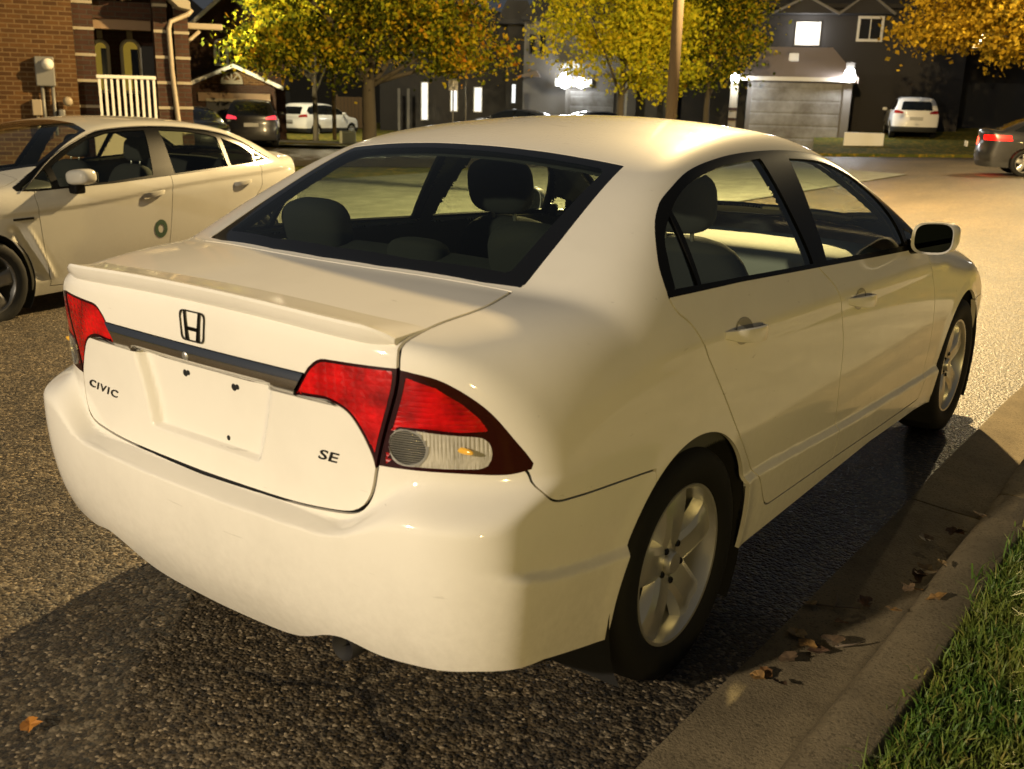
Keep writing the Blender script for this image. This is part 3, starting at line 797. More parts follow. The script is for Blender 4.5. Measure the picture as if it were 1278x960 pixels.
def handle(parent,s,y,z,m,f=None,rot=-2.):
    """pull handle lying over a flat disc with painted recess shade"""
    f=f or C_side
    x0=float(f(np.array(y),np.array(z)))
    h=MB(); n=9; L=.245
    V=[]
    for i in range(n):
        u=i/(n-1)*2-1; yy=y+u*L/2; 
        bow=.036*(1-abs(u)**4)+.005; hh=.0205*(1-.40*u**4)+.003*u
        zz=z-.02*u*.6
        for (a,b) in ((-1,0),(-.9,.75),(-.4,1),(.4,1),(.9,.75),(1,0),(.7,-.6),(-.7,-.6)):
            V.append((s*(x0-.006*abs(u)+bow-.008+b*.008),yy,zz+a*hh))
    F=[[i*8+j,i*8+(j+1)%8,(i+1)*8+(j+1)%8,(i+1)*8+j] for i in range(n-1) for j in range(8)]
    F+=[list(range(8))[::-1],[(n-1)*8+j for j in range(8)]]
    if s<0: F=[g[::-1] for g in F]
    o=mesh('handle',V,F,m,parent); auto_smooth(o,45)
    d=MB(); nn=20
    # flat disc behind the handle, darker to paint the shade of a recess
    ring=[]
    for k in range(nn):
        a=2*math.pi*k/nn; ring.append((y-.01+.055*math.cos(a),z+.006+.036*math.sin(a)))
    P=[(s*(float(f(np.array(a),np.array(b)))+.0012),a,b) for a,b in ring]
    mesh('recess_shade',P,[list(range(nn)) if s>0 else list(range(nn))[::-1]],M['seam'] if False else m_recess(m),parent)
    return o
_rc_cache={}
def m_recess(m):
    return M['recess']
M['recess']=mat('handle cup shade',(.30,.28,.24),.5,0,.6)  # darker than the paint, standing for shade in the cup
# ---------------------------------------------------------------- the other cars
def generic_car(hw,zs,prof,yp,plan,cab,deck,rc,fc,rbow,fbow,crown=.13,kside=.10,kst=None,kend=.09,dcrown=.06,bot=.16):
    """field of a closed car body; zs/prof: side outline over height, yp/plan: half-width factor along the length"""
    P=S1(zs,prof); L=S1(yp,plan); Cb=S1(*cab); Dk=S1(*deck); Rc=S1(*rc); Fc=S1(*fc)
    def side(y,z): return hw*P(z)*L(y)
    def top(x,y):
        xx=x*x; c=Cb(y)-crown*xx; d=Dk(y)-dcrown*xx
        return smax(c,d,.03)
    def f(x,y,z):
        ax=np.abs(x); a=ax-side(y,z); t=(z-top(x,y))*.93
        g=smax(a,t,kside if kst is None else kst(y))
        xx=x*x
        g=smax(g,Rc(z)+rbow*xx+rbow*1.2*xx*xx-y,kend)
        g=smax(g,y-(Fc(z)-fbow*xx-fbow*1.1*xx*xx),kend)
        return np.maximum(g,bot-z)
    f.side=side; f.top=top; f.rear=lambda x,z: Rc(z)+rbow*x*x+rbow*1.2*x**4; f.front=lambda x,z: Fc(z)-fbow*x*x-fbow*1.1*x**4
    return f
saloon_field=generic_car(.890,[.1,.2,.3,.45,.6,.75,.85,.93,1.0,1.1,1.2,1.3,1.4,1.5],[.92,.945,.962,.982,.992,.996,.99,.968,.935,.868,.795,.71,.60,.48],
  [-1.1,-.95,-.75,-.5,-.2,.4,1.2,2.0,2.5,3.0,3.4,3.7],[.70,.80,.885,.94,.975,.997,1.0,.997,.99,.965,.89,.74],
  ([-1.0,-.60,-.3,.0,.3,.7,1.1,1.5,1.9,2.3,2.6,3.0],[.90,1.090,1.240,1.348,1.395,1.418,1.418,1.374,1.262,1.085,.95,.78]),
  ([-1.1,-.95,-.75,-.55,0,1.6,2.4,2.7,3.1,3.4,3.7],[1.075,1.09,1.085,1.08,1.06,1.03,1.0,.965,.90,.82,.70]),
  ([.1,.25,.4,.55,.7,.85,1.0,1.1],[-.88,-.95,-.99,-1.0,-.97,-.955,-.965,-.93]),
  ([.1,.25,.4,.55,.7,.85,1.0],[3.48,3.58,3.64,3.64,3.60,3.50,3.3]),.22,.34)
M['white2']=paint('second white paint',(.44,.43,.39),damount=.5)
M['carblack']=mat('black car paint',(.010,.010,.011),.35,0,1.)
M['carwhite']=mat('white car paint plain',(.84,.83,.80),.4,0,.8)
M['cargrey']=mat('dark grey car paint',(.035,.036,.038),.35,.2,1.)
M['dglass']=mat('dark car glass',(.008,.009,.009),.05,0,.5)
M['redlamp']=mat('red lamp plain',(.32,.01,.01),.15,0,1.)
M['redlit']=mat('lit red lamp',(.5,.01,.01),.3,0,.5,emit=(1,.0,.0),es=3.2)
M['headlit']=mat('lit head lamp',(.8,.8,.8),.3,0,.5,emit=(1,.96,.88),es=16)
M['green']=mat('green roundel',(.012,.045,.018),.5)
M['hub']=mat('dark alloy',(.16,.16,.16),.35,.8)
def build_saloon():
    car=empty('parked_car',(-6.3973,3.7571,-.208),0,'off-white four-door saloon across the road, dented front wing, round green door decal','car')
    car.rotation_euler=(0,0,-R(170.963))
    base=saloon_field
    zc=S1([-.6,.13,.97,1.6,2.2,2.8],[.985,.948,.903,.845,.812,.80])
    def fld(x,y,z):
        k=zc(y); cr=.011*(sm((z-k+.05)/.05)-sm((z-k)/.13))*sm((y+.7)/.3)*sm((2.75-y)/.3)
        dd=0.
        u=(z-.30)/.40; yl=2.215+.20*u
        dd=np.where(x<0,.030*np.exp(-((y-yl-.045)/.05)**2)*sm((z-.26)/.1)*sm((.74-z)/.1)-.012*np.exp(-((y-yl+.045)/.022)**2)*sm((z-.26)/.1)*sm((.72-z)/.12),0.)
        d=np.minimum(np.hypot(y,z-.318),np.hypot(y-2.70,z-.318))
        return base(x,y,z)-cr+dd-.005*np.exp(-((d-.355)/.03)**2)*(np.abs(x)>.6)
    X=np.arange(-50,51)*.019
    V,T=surface_nets(fld,X,axis(-1.36,3.75,(9,.019)),axis(.10,1.5,(9,.017)))
    V,N=relax(fld,V); V0,N0,T0=V.copy(),N.copy(),T.copy()
    sh=Shell(V,N,T); ax=lambda P: np.abs(P[:,0])
    sh.carve(lambda P: P[:,2]-np.interp(P[:,1],[-1.3,-.7,-.3,.4,2.3,3,3.7],[.26,.25,.22,.185,.18,.17,.18]),['shell'],'drop',None)
    def arch(P):
        y,z=P[:,1],P[:,2]; d=9.
        for c in (0.,2.70):
            dz=z-.318; e=np.where(dz>0,np.hypot(y-c,dz*.98),np.abs(y-c)+.04*dz); d=np.minimum(d,e-.352)
        return d
    sh.carve(arch,['shell'],'drop',lambda c,n:np.abs(c[:,0])>.5)
    sidem=lambda c,n:(np.abs(c[:,0])>.42)&(np.abs(n[:,0])>.3)
    dlo=np.concatenate([smoothline([(2.40,.958),(1.995,1.150),(1.602,1.290),(1.38,1.330),(.964,1.348),(.53,1.332),(.163,1.284),(-.063,1.206),(-.20,1.128),(-.335,1.050)],5),[(-.30,1.036),(.254,1.000),(.933,.972),(1.565,.944),(2.247,.930),(2.39,.94)]])
    sh.carve(lambda P: sdpoly(P[:,1:],dlo),['shell'],'trim',sidem)
    gf=np.array([(2.04,1.09),(1.80,1.195),(1.60,1.268),(1.38,1.310),(1.16,1.322),(.985,1.324),(1.135,.984),(1.56,.958),(2.04,.948)])
    gr=np.array([(.83,1.325),(.546,1.310),(.30,1.277),(.215,1.256),(.255,1.013),(.905,.984)])
    gq=fillet([(.165,1.245),(-.03,1.178),(-.135,1.10),(-.10,1.030),(.215,1.014)],.01)
    gt=fillet([(-.165,1.115),(-.295,1.052),(-.13,1.034)],.006)
    gs=fillet([(2.10,1.075),(2.34,.962),(2.33,.947),(2.10,.947)],.01)
    for g,n in ((gf,'glass_f'),(gr,'glass_r'),(gq,'glass_r'),(gt,'glass_q'),(gs,'glass_f')):
        sh.carve(lambda P: sdpoly(P[:,1:],g),['trim'],n,sidem)
    ws=np.array([(-.74,2.12),(-.45,2.36),(0,2.46),(.45,2.36),(.74,2.12),(.70,1.95),(.56,1.52),(.3,1.42),(0,1.39),(-.3,1.42),(-.56,1.52),(-.70,1.95)])
    sh.carve(lambda P: sdpoly(P[:,:2],ws),['shell'],'frit2',lambda c,n:(n[:,2]>.2)&(c[:,1]>1.0)&(c[:,2]>.85))
    sh.carve(lambda P: sdpoly(P[:,:2],ws)+.035,['frit2'],'wglass',lambda c,n:(n[:,2]>.2)&(c[:,1]>1.0))
    rw=np.array([(-.60,-.52),(0,-.60),(.60,-.52),(.52,-.02),(0,-.06),(-.52,-.02)])
    sh.carve(lambda P: sdpoly(P[:,:2],rw),['shell'],'frit',lambda c,n:(n[:,2]>.2)&(c[:,1]<.6)&(c[:,2]>1.0))
    sh.carve(lambda P: sdpoly(P[:,:2],rw)+.04,['frit'],'rglass',lambda c,n:(n[:,2]>.2)&(c[:,1]<.6))
    bg=smoothline([(1.03,.235),(1.035,.40),(1.012,.60),(.985,.80),(.955,.985),(.94,1.1)],6)
    dr=np.concatenate([bg,smoothline([(.2,1.2),(-.1,1.06),(-.165,1.0),(-.15,.90),(-.11,.80),(.10,.62),(.30,.45),(.40,.30),(.47,.238)],5)])
    sh.carve(lambda P: sdpoly(P[:,1:],dr),['shell'],'door_r',sidem,.006)
    df=np.concatenate([bg[::-1],smoothline([(1.5,.235),(2.14,.235),(2.19,.28),(2.232,.483),(2.257,.728),(2.27,.882),(2.25,.96),(2.2,1.1)],5)])
    sh.carve(lambda P: sdpoly(P[:,1:],df),['shell'],'door_f',sidem,.006)
    hd=lambda P: np.maximum(ax(P)-np.interp(P[:,1],[2.1,2.5,3.1,3.5],[.74,.74,.70,.58]),np.maximum(P[:,1]-3.5+.4*P[:,0]**2,2.3-P[:,1]))
    sh.carve(hd,['shell'],'bonnet',lambda c,n:(n[:,2]>.4)&(c[:,1]>1.9),.006)
    P2=lambda P: np.stack([ax(P),P[:,2]],1)
    sh.carve(lambda P: sdpoly(P2(P),np.array([(.40,.66),(.80,.70),(.86,.76),(.62,.75),(.42,.71)])),['shell'],'headlamp',lambda c,n:(c[:,1]>2.9)&(n[:,1]>.1))
    sh.carve(lambda P: sdpoly(P2(P),np.array([(-.1,.22),(.66,.22),(.56,.52),(-.1,.56)])),['shell'],'grille',lambda c,n:(c[:,1]>3.)&(n[:,1]>.3))
    sh.carve(lambda P: sdpoly(P2(P),np.array([(.40,.82),(.74,.82),(.74,.94),(.40,.93)])),['shell'],'tail',lambda c,n:(c[:,1]<-.5)&(n[:,1]<-.15))
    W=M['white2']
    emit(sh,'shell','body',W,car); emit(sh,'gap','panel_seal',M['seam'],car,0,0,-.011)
    for s in (-1,1):
        for lb in ('door_r','door_f'):
            d=emit(sh,lb,'door',W,car,s)
            emit(sh,'glass_'+lb[-1],'window',M['glass'],d,s,.004,-.004)
            y,z=((.125,.868) if lb=='door_r' else (1.175,.843))
            handle(d,s,y,z,W,lambda a,b: base.side(a,b)-.003)
            if s<0 and lb=='door_f':
                ring=[];k=30
                for r in (.074,.034):
                    for i in range(k):
                        a=2*math.pi*i/k; yy,zz=1.128+r*math.cos(a)*.92,.556+r*math.sin(a)
                        ring.append((-(float(base.side(np.array(yy),np.array(zz)))+.0025),yy,zz))
                mesh('roundel',ring,[[i,(i+1)%k,k+(i+1)%k,k+i] for i in range(k)],M['green'],d)
        emit(sh,'trim','window_surround',M['black'],car,s,.012,.001); emit(sh,'glass_q','quarter_window',M['glass'],car,s,.004,-.004)
        emit(sh,'headlamp','headlamp',M['headlamp'],car,s,.02); emit(sh,'tail','tail_lamp',M['red2'],car,s,.02)
        # bright line round the side glass
        q=[];
        for y,z in smoothline([(2.36,.94),(1.995,1.154),(1.602,1.296),(1.38,1.337),(.964,1.355),(.53,1.339),(.163,1.291),(-.063,1.213),(-.20,1.135),(-.34,1.053)],4):
            q.append((s*(float(base.side(np.array(y),np.array(z)))+.004),y,z))
        MB().tube(q,.006,6).done('bright_line',M['carblack'],car,True)
        mr=empty('door_mirror'); mr.parent=car
        o=MB().blob((s*.955,1.93,1.020),(.22,.16,.115),3.2,12,Matrix.Rotation(R(-6*s),3,'Y')).done('housing',W,mr,True)
        MB().box((s*.95,1.85,1.02),(.17,.02,.085),.01).done('mirror_glass',M['mirror'],mr)
        MB().box((s*.90,1.93,.945),(.09,.09,.10),.015).done('foot',M['black'],mr)
    emit(sh,'bonnet','bonnet',W,car); emit(sh,'grille','grille',M['plastic'],car,0,.02,-.01)
    emit(sh,'wglass','windscreen',M['glass'],car,0,.004); emit(sh,'frit2','screen_band',M['frit'],car,0,.01)
    emit(sh,'rglass','rear_window',M['rglass'],car,0,.004); emit(sh,'frit','window_band',M['frit'],car,0,.01)
    MB().box((-(.885),2.39,.748),(.010,.165,.016),.003).done('wing_badge',M['letter'],car)
    for y in (0,2.70):
        for s in (1,-1):
            wheel(car,s*.775,y,.316,spokes=5,face=.2,rm=M['hub'],lite=True); arch_liner(car,s*.87,y,.318,.367)
    MB().box((0,1.35,.225),(1.46,3.9,.03)).done('underbody',M['seam'],car)
    c=V0[T0].mean(1); k=(c[:,2]>.60)&(c[:,1]>-.8)&(c[:,1]<2.3)
    g=np.minimum(np.minimum(sdpoly(c[:,1:],gf),sdpoly(c[:,1:],gr)),np.minimum(sdpoly(c[:,1:],gq),sdpoly(c[:,1:],gs))); k&=~((g<.02)&(np.abs(c[:,0])>.42))
    k&=~((sdpoly(c[:,:2],rw)<-.02)&(c[:,2]>1.0)&(c[:,1]<.6))&~((sdpoly(c[:,:2],ws)<-.02)&(c[:,2]>.8)&(c[:,1]>1.0))
    v,n,t_=sub(V0,N0,T0,k); mesh('cabin_lining',v-n*.032,t_[:,::-1],M['plastic'],car,True,-n)
    for s in (1,-1): seat(car,s*.37,1.12)
    MB().blob((0,.02,.74),(1.30,.18,.66),4.5,rot=Matrix.Rotation(R(18),3,'X')).done('rear_seat',M['cloth'],car,True)
    MB().blob((0,2.12,.88),(1.40,.62,.20),4).done('dashboard',M['plastic'],car,True)
    return car
# ---- far cars: the same construction, coarser
def far_car(kind,name,label,loc,rz,pm,group='cars parked beyond the far pavement',tail=None,head=None,cat='car',h=.045):
    car=empty(name,loc,rz,label,cat,group)
    if kind=='suv':
        fld=generic_car(.92,[.15,.3,.45,.6,.8,.95,1.05,1.2,1.35,1.5,1.62,1.7],[.93,.965,.985,.995,1.0,.985,.955,.90,.84,.765,.66,.55],
          [-1.0,-.85,-.5,.3,1.3,2.2,2.9,3.4,3.7],[.82,.90,.97,1.,1.,.995,.97,.90,.76],
          ([-1.2,-.8,-.5,0,.7,1.2,1.6,2.0,2.4,2.8],[1.50,1.575,1.61,1.645,1.655,1.62,1.52,1.35,1.15,.93]),
          ([-1.1,-.8,0,1.6,2.3,2.8,3.2,3.6],[1.05,1.06,1.06,1.06,1.06,1.01,.94,.82]),
          ([.15,.3,.5,.7,.9,1.05,1.25,1.45,1.6],[-.78,-.88,-.92,-.90,-.86,-.85,-.76,-.58,-.42]),
          ([.15,.3,.5,.7,.9,1.05],[3.45,3.56,3.60,3.58,3.50,3.3]),.14,.30,crown=.09,bot=.2)
        wb,wr=2.66,.345; dlo=np.array([(2.30,1.10),(1.85,1.36),(1.45,1.52),(.9,1.56),(.1,1.54),(-.35,1.45),(-.52,1.28),(-.40,1.13),(.8,1.10)]); bp=[(.86,.94),(-.02,.05)]
        rw=np.array([(-.60,1.12),(.60,1.12),(.55,1.42),(.48,1.47),(-.48,1.47),(-.55,1.42)]); tl=np.array([(.50,.98),(.95,1.00),(.95,1.13),(.70,1.12),(.50,1.06)])
        ws=np.array([(-.72,2.2),(0,2.42),(.72,2.2),(.56,1.52),(0,1.40),(-.56,1.52)]); hl=np.array([(.45,.78),(.9,.82),(.9,.92),(.5,.88)]); zp=.28
    else:
        fld=saloon_field; wb,wr=2.70,.316
        dlo=np.array([(2.38,.95),(1.995,1.15),(1.602,1.29),(1.38,1.33),(.964,1.348),(.53,1.332),(.163,1.284),(-.063,1.206),(-.335,1.05),(-.30,1.036),(.254,1.0),(.933,.972),(2.247,.93)]); bp=[(.93,1.01),(.20,.26)]
        rw=None; tl=np.array([(.44,.82),(.90,.82),(.90,.94),(.44,.93)])
        ws=np.array([(-.74,2.12),(0,2.46),(.74,2.12),(.56,1.52),(0,1.39),(-.56,1.52)]); hl=np.array([(.40,.66),(.86,.68),(.88,.77),(.42,.72)]); zp=.20
    n=int(.95/h)+1
    V,T=surface_nets(fld,np.arange(-n,n+1)*h,axis(-1.36,3.8,(9,h)),axis(.1,1.72,(9,h*.9)))
    V,N=relax(fld,V,3); sh=Shell(V,N,T); ax=lambda P: np.abs(P[:,0]); P2=lambda P: np.stack([ax(P),P[:,2]],1)
    sh.carve(lambda P: P[:,2]-zp,['shell'],'drop')
    sh.carve(lambda P: np.minimum(np.hypot(P[:,1],P[:,2]-wr),np.hypot(P[:,1]-wb,P[:,2]-wr))-wr-.035,['shell'],'drop',lambda c,m:np.abs(c[:,0])>.5)
    sidem=lambda c,m:(np.abs(c[:,0])>.42)&(np.abs(m[:,0])>.3)
    sh.carve(lambda P: sdpoly(P[:,1:],dlo),['shell'],'glass',sidem)
    for a,b in bp: sh.carve(lambda P: np.maximum(a-P[:,1],P[:,1]-b),['glass'],'pillar',sidem)
    if rw is not None: sh.carve(lambda P: sdpoly(P[:,[0,2]],rw),['shell'],'rglass',lambda c,m:(c[:,1]<0)&(m[:,1]<-.1))
    else: sh.carve(lambda P: sdpoly(P[:,:2],np.array([(-.60,-.52),(0,-.60),(.60,-.52),(.52,-.02),(0,-.06),(-.52,-.02)])),['shell'],'rglass',lambda c,m:(m[:,2]>.2)&(c[:,1]<.6)&(c[:,2]>1.0))
    sh.carve(lambda P: sdpoly(P[:,:2],ws),['shell'],'wglass',lambda c,m:(m[:,2]>.2)&(c[:,1]>1.)&(c[:,2]>.85))
    sh.carve(lambda P: sdpoly(P2(P),tl),['shell'],'tail',lambda c,m:(c[:,1]<0)&(m[:,1]<-.1))
    sh.carve(lambda P: sdpoly(P2(P),hl),['shell'],'head',lambda c,m:(c[:,1]>2.5)&(m[:,1]>.1))
    sh.carve(lambda P: np.maximum(P[:,2]-(.48 if kind=='suv' else .33),0*P[:,0]-.1),['shell'],'skirt')
    sh.carve(lambda P: sdpoly(P2(P),np.array([(-.1,.55),(.40,.55),(.40,.78),(-.1,.80)])),['shell'],'grille',lambda c,m:(c[:,1]>3.)&(m[:,1]>.3))
    emit(sh,'shell','body',pm,car,0,.02); emit(sh,'skirt','skirt',M['plastic'],car,0,.02)
    emit(sh,'grille','grille',M['plastic'],car,0,0)
    for s in (1,-1):
        emit(sh,'glass','side_window',M['dglass'],car,s,.0,-.004); emit(sh,'tail','tail_lamp',tail or M['redlamp'],car,s,.0)
        emit(sh,'head','headlamp',head or M['headlamp'],car,s,.0); emit(sh,'pillar','pillar',M['black'],car,s,0)
        MB().blob((s*1.0,2.02 if kind!='suv' else 1.95,1.0 if kind!='suv' else 1.15),(.20,.12,.13),3,8).done('door_mirror',pm,car,True)
        for y in (0,wb): wheel(car,s*.79,y,wr,wr,wr*.68,.21,5,.3,True)
    emit(sh,'rglass','rear_window',M['dglass'],car,0,0); emit(sh,'wglass','windscreen',M['dglass'],car,0,0)
    MB().box((0,wb/2,.34),(1.5,3.6,.2)).done('underbody',M['seam'],car)
    MB().box((0,-.93 if kind=='suv' else -1.225,.80 if kind=='suv' else .70),(.50,.012,.13),.004).done('number_plate',mat('plate',(.45,.45,.43),.5) if 'plate' not in M else M['plate'],car)
    return car
M['plate']=mat('number plate',(.45,.45,.43),.5)
# ---------------------------------------------------------------- the street and what stands along it
CAM=np.array([1.908,-2.1954,1.4731])
def zg(x,y=0.):
    """height of the ground: level by the kerb, falling gently to the left"""
    u=np.log1p(np.exp(np.clip((-1.2-np.asarray(x,float))*2.,-40,40)))/2.
    return -.95*(1-np.exp(-u/22.))
def at(h,D,z=None):
    """ground point at compass heading h (degrees from +y towards +x) and distance D from where the photographer stands"""
    x=CAM[0]+D*math.sin(R(h)); y=CAM[1]+D*math.cos(R(h))
    return (x,y,float(zg(x)) if z is None else z)
def sheet(name,poly,step,dz,m,kind='structure',label=None,cat=None,hole=None):
    """flat sheet following the ground inside a polygon"""
    bm=bmesh.new(); vs=[bm.verts.new((x,y,0)) for x,y in poly]; bm.faces.new(vs)
    lo=np.min(poly,0); hi=np.max(poly,0)
    for a,n in ((0,(1,0,0)),(1,(0,1,0))):
        if step[a] is None: continue
        for t in np.arange(math.floor(lo[a]/step[a])*step[a],hi[a],step[a]):
            co=[0,0,0]; co[a]=t
            bmesh.ops.bisect_plane(bm,geom=bm.verts[:]+bm.edges[:]+bm.faces[:],plane_co=co,plane_no=n)
    for v in bm.verts: v.co.z=float(zg(v.co.x))+dz
    me=bpy.data.meshes.new(name); bm.to_mesh(me); bm.free(); me.materials.append(m)
    if me.polygons and me.polygons[0].normal.z<0: me.flip_normals()
    o=bpy.data.objects.new(name,me); COL.objects.link(o); tag(o,label,cat,None,kind); return o
def asphalt():
    m=mat('asphalt',(.05,.048,.045),.75,0,0,.5); t=NT(m); co=t.obj()
    st=t.n('ShaderNodeTexVoronoi',i_Vector=co,i_Scale=105.,i_Randomness=1.)
    st2=t.n('ShaderNodeTexVoronoi',i_Vector=co,i_Scale=48.,i_Randomness=1.)
    rnd=t.n('ShaderNodeSeparateColor',i_0=st.outputs[1]).outputs[0]; rnd2=t.n('ShaderNodeSeparateColor',i_0=st2.outputs[1]).outputs[1]
    big=t.noise(co,.55,5,.6); mid=t.noise(co,7.,4,.6)
    base=t.ramp(rnd,(0.,(.012,.011,.010)),(.5,(.062,.046,.025)),(.85,(.120,.090,.050)),(1.,(.36,.29,.19)))
    base=t.mix(t.ramp(rnd2,(.80,(0,0,0)),(.97,(.8,.8,.8))),base,(.19,.155,.10))
    base=t.mix(t.math('MULTIPLY',t.ramp(mid,(.4,(0,0,0)),(.7,(1,1,1))),.45),base,(.030,.028,.026))
    base=t.mix(.55,base,t.ramp(big,(.3,(.55,.55,.55)),(.7,(1.25,1.2,1.12))),'MULTIPLY')
    trk=t.noise(t.n('ShaderNodeMapping',i_Vector=co,i_Scale=(1.3,.10,1.)).outputs[0],1.,4,.55)
    base=t.mix(.6,base,t.ramp(trk,(.30,(.62,.60,.58)),(.5,(1.,1.,1.)),(.72,(1.28,1.24,1.16))),'MULTIPLY')
    wob=t.n('ShaderNodeVectorMath',operation='ADD',i_0=co,i_1=t.n('ShaderNodeVectorMath',operation='SCALE',i_0=t.n('ShaderNodeTexNoise',i_Vector=co,i_Scale=3.2,i_Detail=6.).outputs[1],i_3=.34).outputs[0]).outputs[0]
    ck=t.n('ShaderNodeTexVoronoi',feature='DISTANCE_TO_EDGE',i_Vector=wob,i_Scale=.62).outputs[0]
    ckm=t.math('MULTIPLY',t.ramp(ck,(.0,(1,1,1)),(.012,(0,0,0))),t.ramp(t.noise(co,.8,2),(.45,(0,0,0)),(.6,(1,1,1))))
    base=t.mix(t.math('MULTIPLY',ckm,.8),base,(.008,.008,.008))
    h=t.math('ADD',t.math('MULTIPLY',st.outputs[0],-1.),t.math('MULTIPLY',st2.outputs[0],-1.3))
    h=t.math('ADD',h,t.math('MULTIPLY',ckm,-1.2))
    t.set(Base_Color=base,Normal=t.bump(h,.62,.007),Roughness=t.n('ShaderNodeMapRange',i_0=rnd,i_3=.44,i_4=.66).outputs[0])
    return m
def concrete(name,col=(.27,.25,.20),streak=False):
    m=mat(name,col,.9,0,0,.25); t=NT(m); co=t.obj()
    n1=t.noise(co,2.4,6,.65); n2=t.noise(co,130,3,.6); sp=t.n('ShaderNodeSeparateColor',i_0=t.n('ShaderNodeTexVoronoi',i_Vector=co,i_Scale=170.).outputs[1]).outputs[0]
    b=t.mix(t.ramp(n1,(.32,(0,0,0)),(.68,(1,1,1))),tuple(k*.58 for k in col),tuple(min(1,k*1.12) for k in col))
    b=t.mix(t.ramp(sp,(.72,(0,0,0)),(1.,(.7,.7,.7))),b,tuple(k*.35 for k in col))
    if streak:  # darker line along the foot of the kerb
        x=t.n('ShaderNodeSeparateXYZ',i_0=co).outputs[0]; w=t.math('ADD',x,t.math('MULTIPLY',t.math('SUBTRACT',t.noise(co,9,4,.6),.5),.05))
        u=t.n('ShaderNodeMapRange',i_0=t.math('ABSOLUTE',t.math('SUBTRACT',w,1.266)),i_1=.045,i_2=.0,i_3=0,i_4=.78).outputs[0]
        b=t.mix(u,b,(.035,.026,.014))
    t.set(Base_Color=b,Normal=t.bump(t.math('ADD',n2,t.math('MULTIPLY',n1,2.)),.55,.006)); return m
def lawn_mat():
    m=mat('lawn',(.06,.08,.02),.95,0,0,.1); t=NT(m); co=t.obj()
    n=t.noise(co,.9,5,.6); n2=t.noise(co,26,4,.7)
    b=t.mix(t.ramp(n,(.3,(0,0,0)),(.7,(1,1,1))),(.05,.075,.018),(.14,.13,.03)); lf=t.ramp(t.noise(co,5,6,.75),(.52,(0,0,0)),(.60,(1,1,1)))
    b=t.mix(t.math('MULTIPLY',lf,.75),b,(.42,.27,.03)); b=t.mix(.6,b,t.ramp(n2,(.2,(.4,.4,.4)),(.8,(1.4,1.4,1.4))),'MULTIPLY')
    t.set(Base_Color=b,Normal=t.bump(n2,.8,.03)); return m
def setting():
    A=asphalt(); Cn=concrete('kerb concrete',(.235,.185,.108),True); Cl=concrete('pavement concrete',(.36,.35,.31)); Lw=lawn_mat()
    sheet('ground',[(-75,-16),(24,-16),(24,85),(-75,85)],(3.,None),-.02,Lw)
    road=[(1.01,-16),(1.01,30.5),(3,33.5),(9,39),(24,51),(24,62.6),(-9,36.8),(-26.5,23.1),(-50,4.7),(-50,-6.5),(-20.8,16.0),(-8,26),(-5.4,24),(-5.2,10),(-5.6,7.6),(-8.2,5.4),(-8.6,-16)]
    sheet('road',road,(.8,None),0.,A)
    # gutter and kerb by the near car: one cast section
    sec=[(.985,-.06),(.985,.004),(1.0,.006),(1.14,-.006),(1.262,-.012),(1.272,.0),(1.284,.088),(1.296,.104),(1.320,.110),(1.425,.112),(1.432,.104),(1.432,-.06)]
    js=np.array([-1.3,1.70,4.7]); ys=np.sort(np.concatenate([np.arange(-6,5,.25)+.011,np.arange(5.4,31,1.),js,js-.007,js+.007])); ns=len(sec)
    dip=lambda y: -.014 if np.min(np.abs(js-y))<1e-6 else 0.
    V=[(x+.004*math.sin(y*1.7)+.003*math.sin(y*5.1),y,z+.003*math.sin(y*2.3+x)+dip(y)) for y in ys for x,z in sec]
    F=[[i*ns+j,(i+1)*ns+j,(i+1)*ns+j+1,i*ns+j+1] for i in range(len(ys)-1) for j in range(ns-1)]
    o=mesh('kerb',V,[f[::-1] for f in F],Cn); tag(o,kind='structure'); auto_smooth(o,60)
    # pale apron where the lawn stops
    o=MB().box((2.75,3.65,.05),(2.62,4.5,.14),.012).done('pavement',Cl); tag(o,kind='structure')
    # rising front lawn beyond the cross street, right
    a=[at(-20.5,38.6),at(-9.5,39.8),at(-9.5,52.),at(-20.5,52.)]; V=[(p[0],p[1],p[2]+d_) for p,d_ in zip(a,(.10,.10,.85,.85))]+[(p[0],p[1],p[2]-.1) for p in a]
    o=mesh('front_lawn',V,[[0,1,2,3],[4,5,1,0],[5,6,2,1],[7,4,0,3],[6,7,3,2]],Lw); tag(o,kind='structure')
    # far kerb and pavement
    P=np.array([(24,62.6),(-9,36.8),(-26.5,23.1),(-50,4.7)]); d=np.array([-.616,.787])
    def band(a,b): return [tuple(p+d*a) for p in P]+[tuple(p+d*b) for p in P[::-1]]
    sheet('kerb',band(.0,.28),(.8,None),.12,Cl); sheet('pavement',band(1.5,3.3),(.8,None),.125,Cl)
    sheet('pavement',[(-5.25,10),(-5.45,24),(-8,25.9),(-15,20.4),(-15,5.6),(-8.25,5.4),(-5.65,7.6)],(.8,None),.012,concrete('worn corner concrete',(.19,.195,.165))); sheet('verge',band(.28,1.5),(.8,None),.118,Lw)
    return A,Cn,Cl,Lw
ASPH,KERB,PAVE,LAWN=setting()
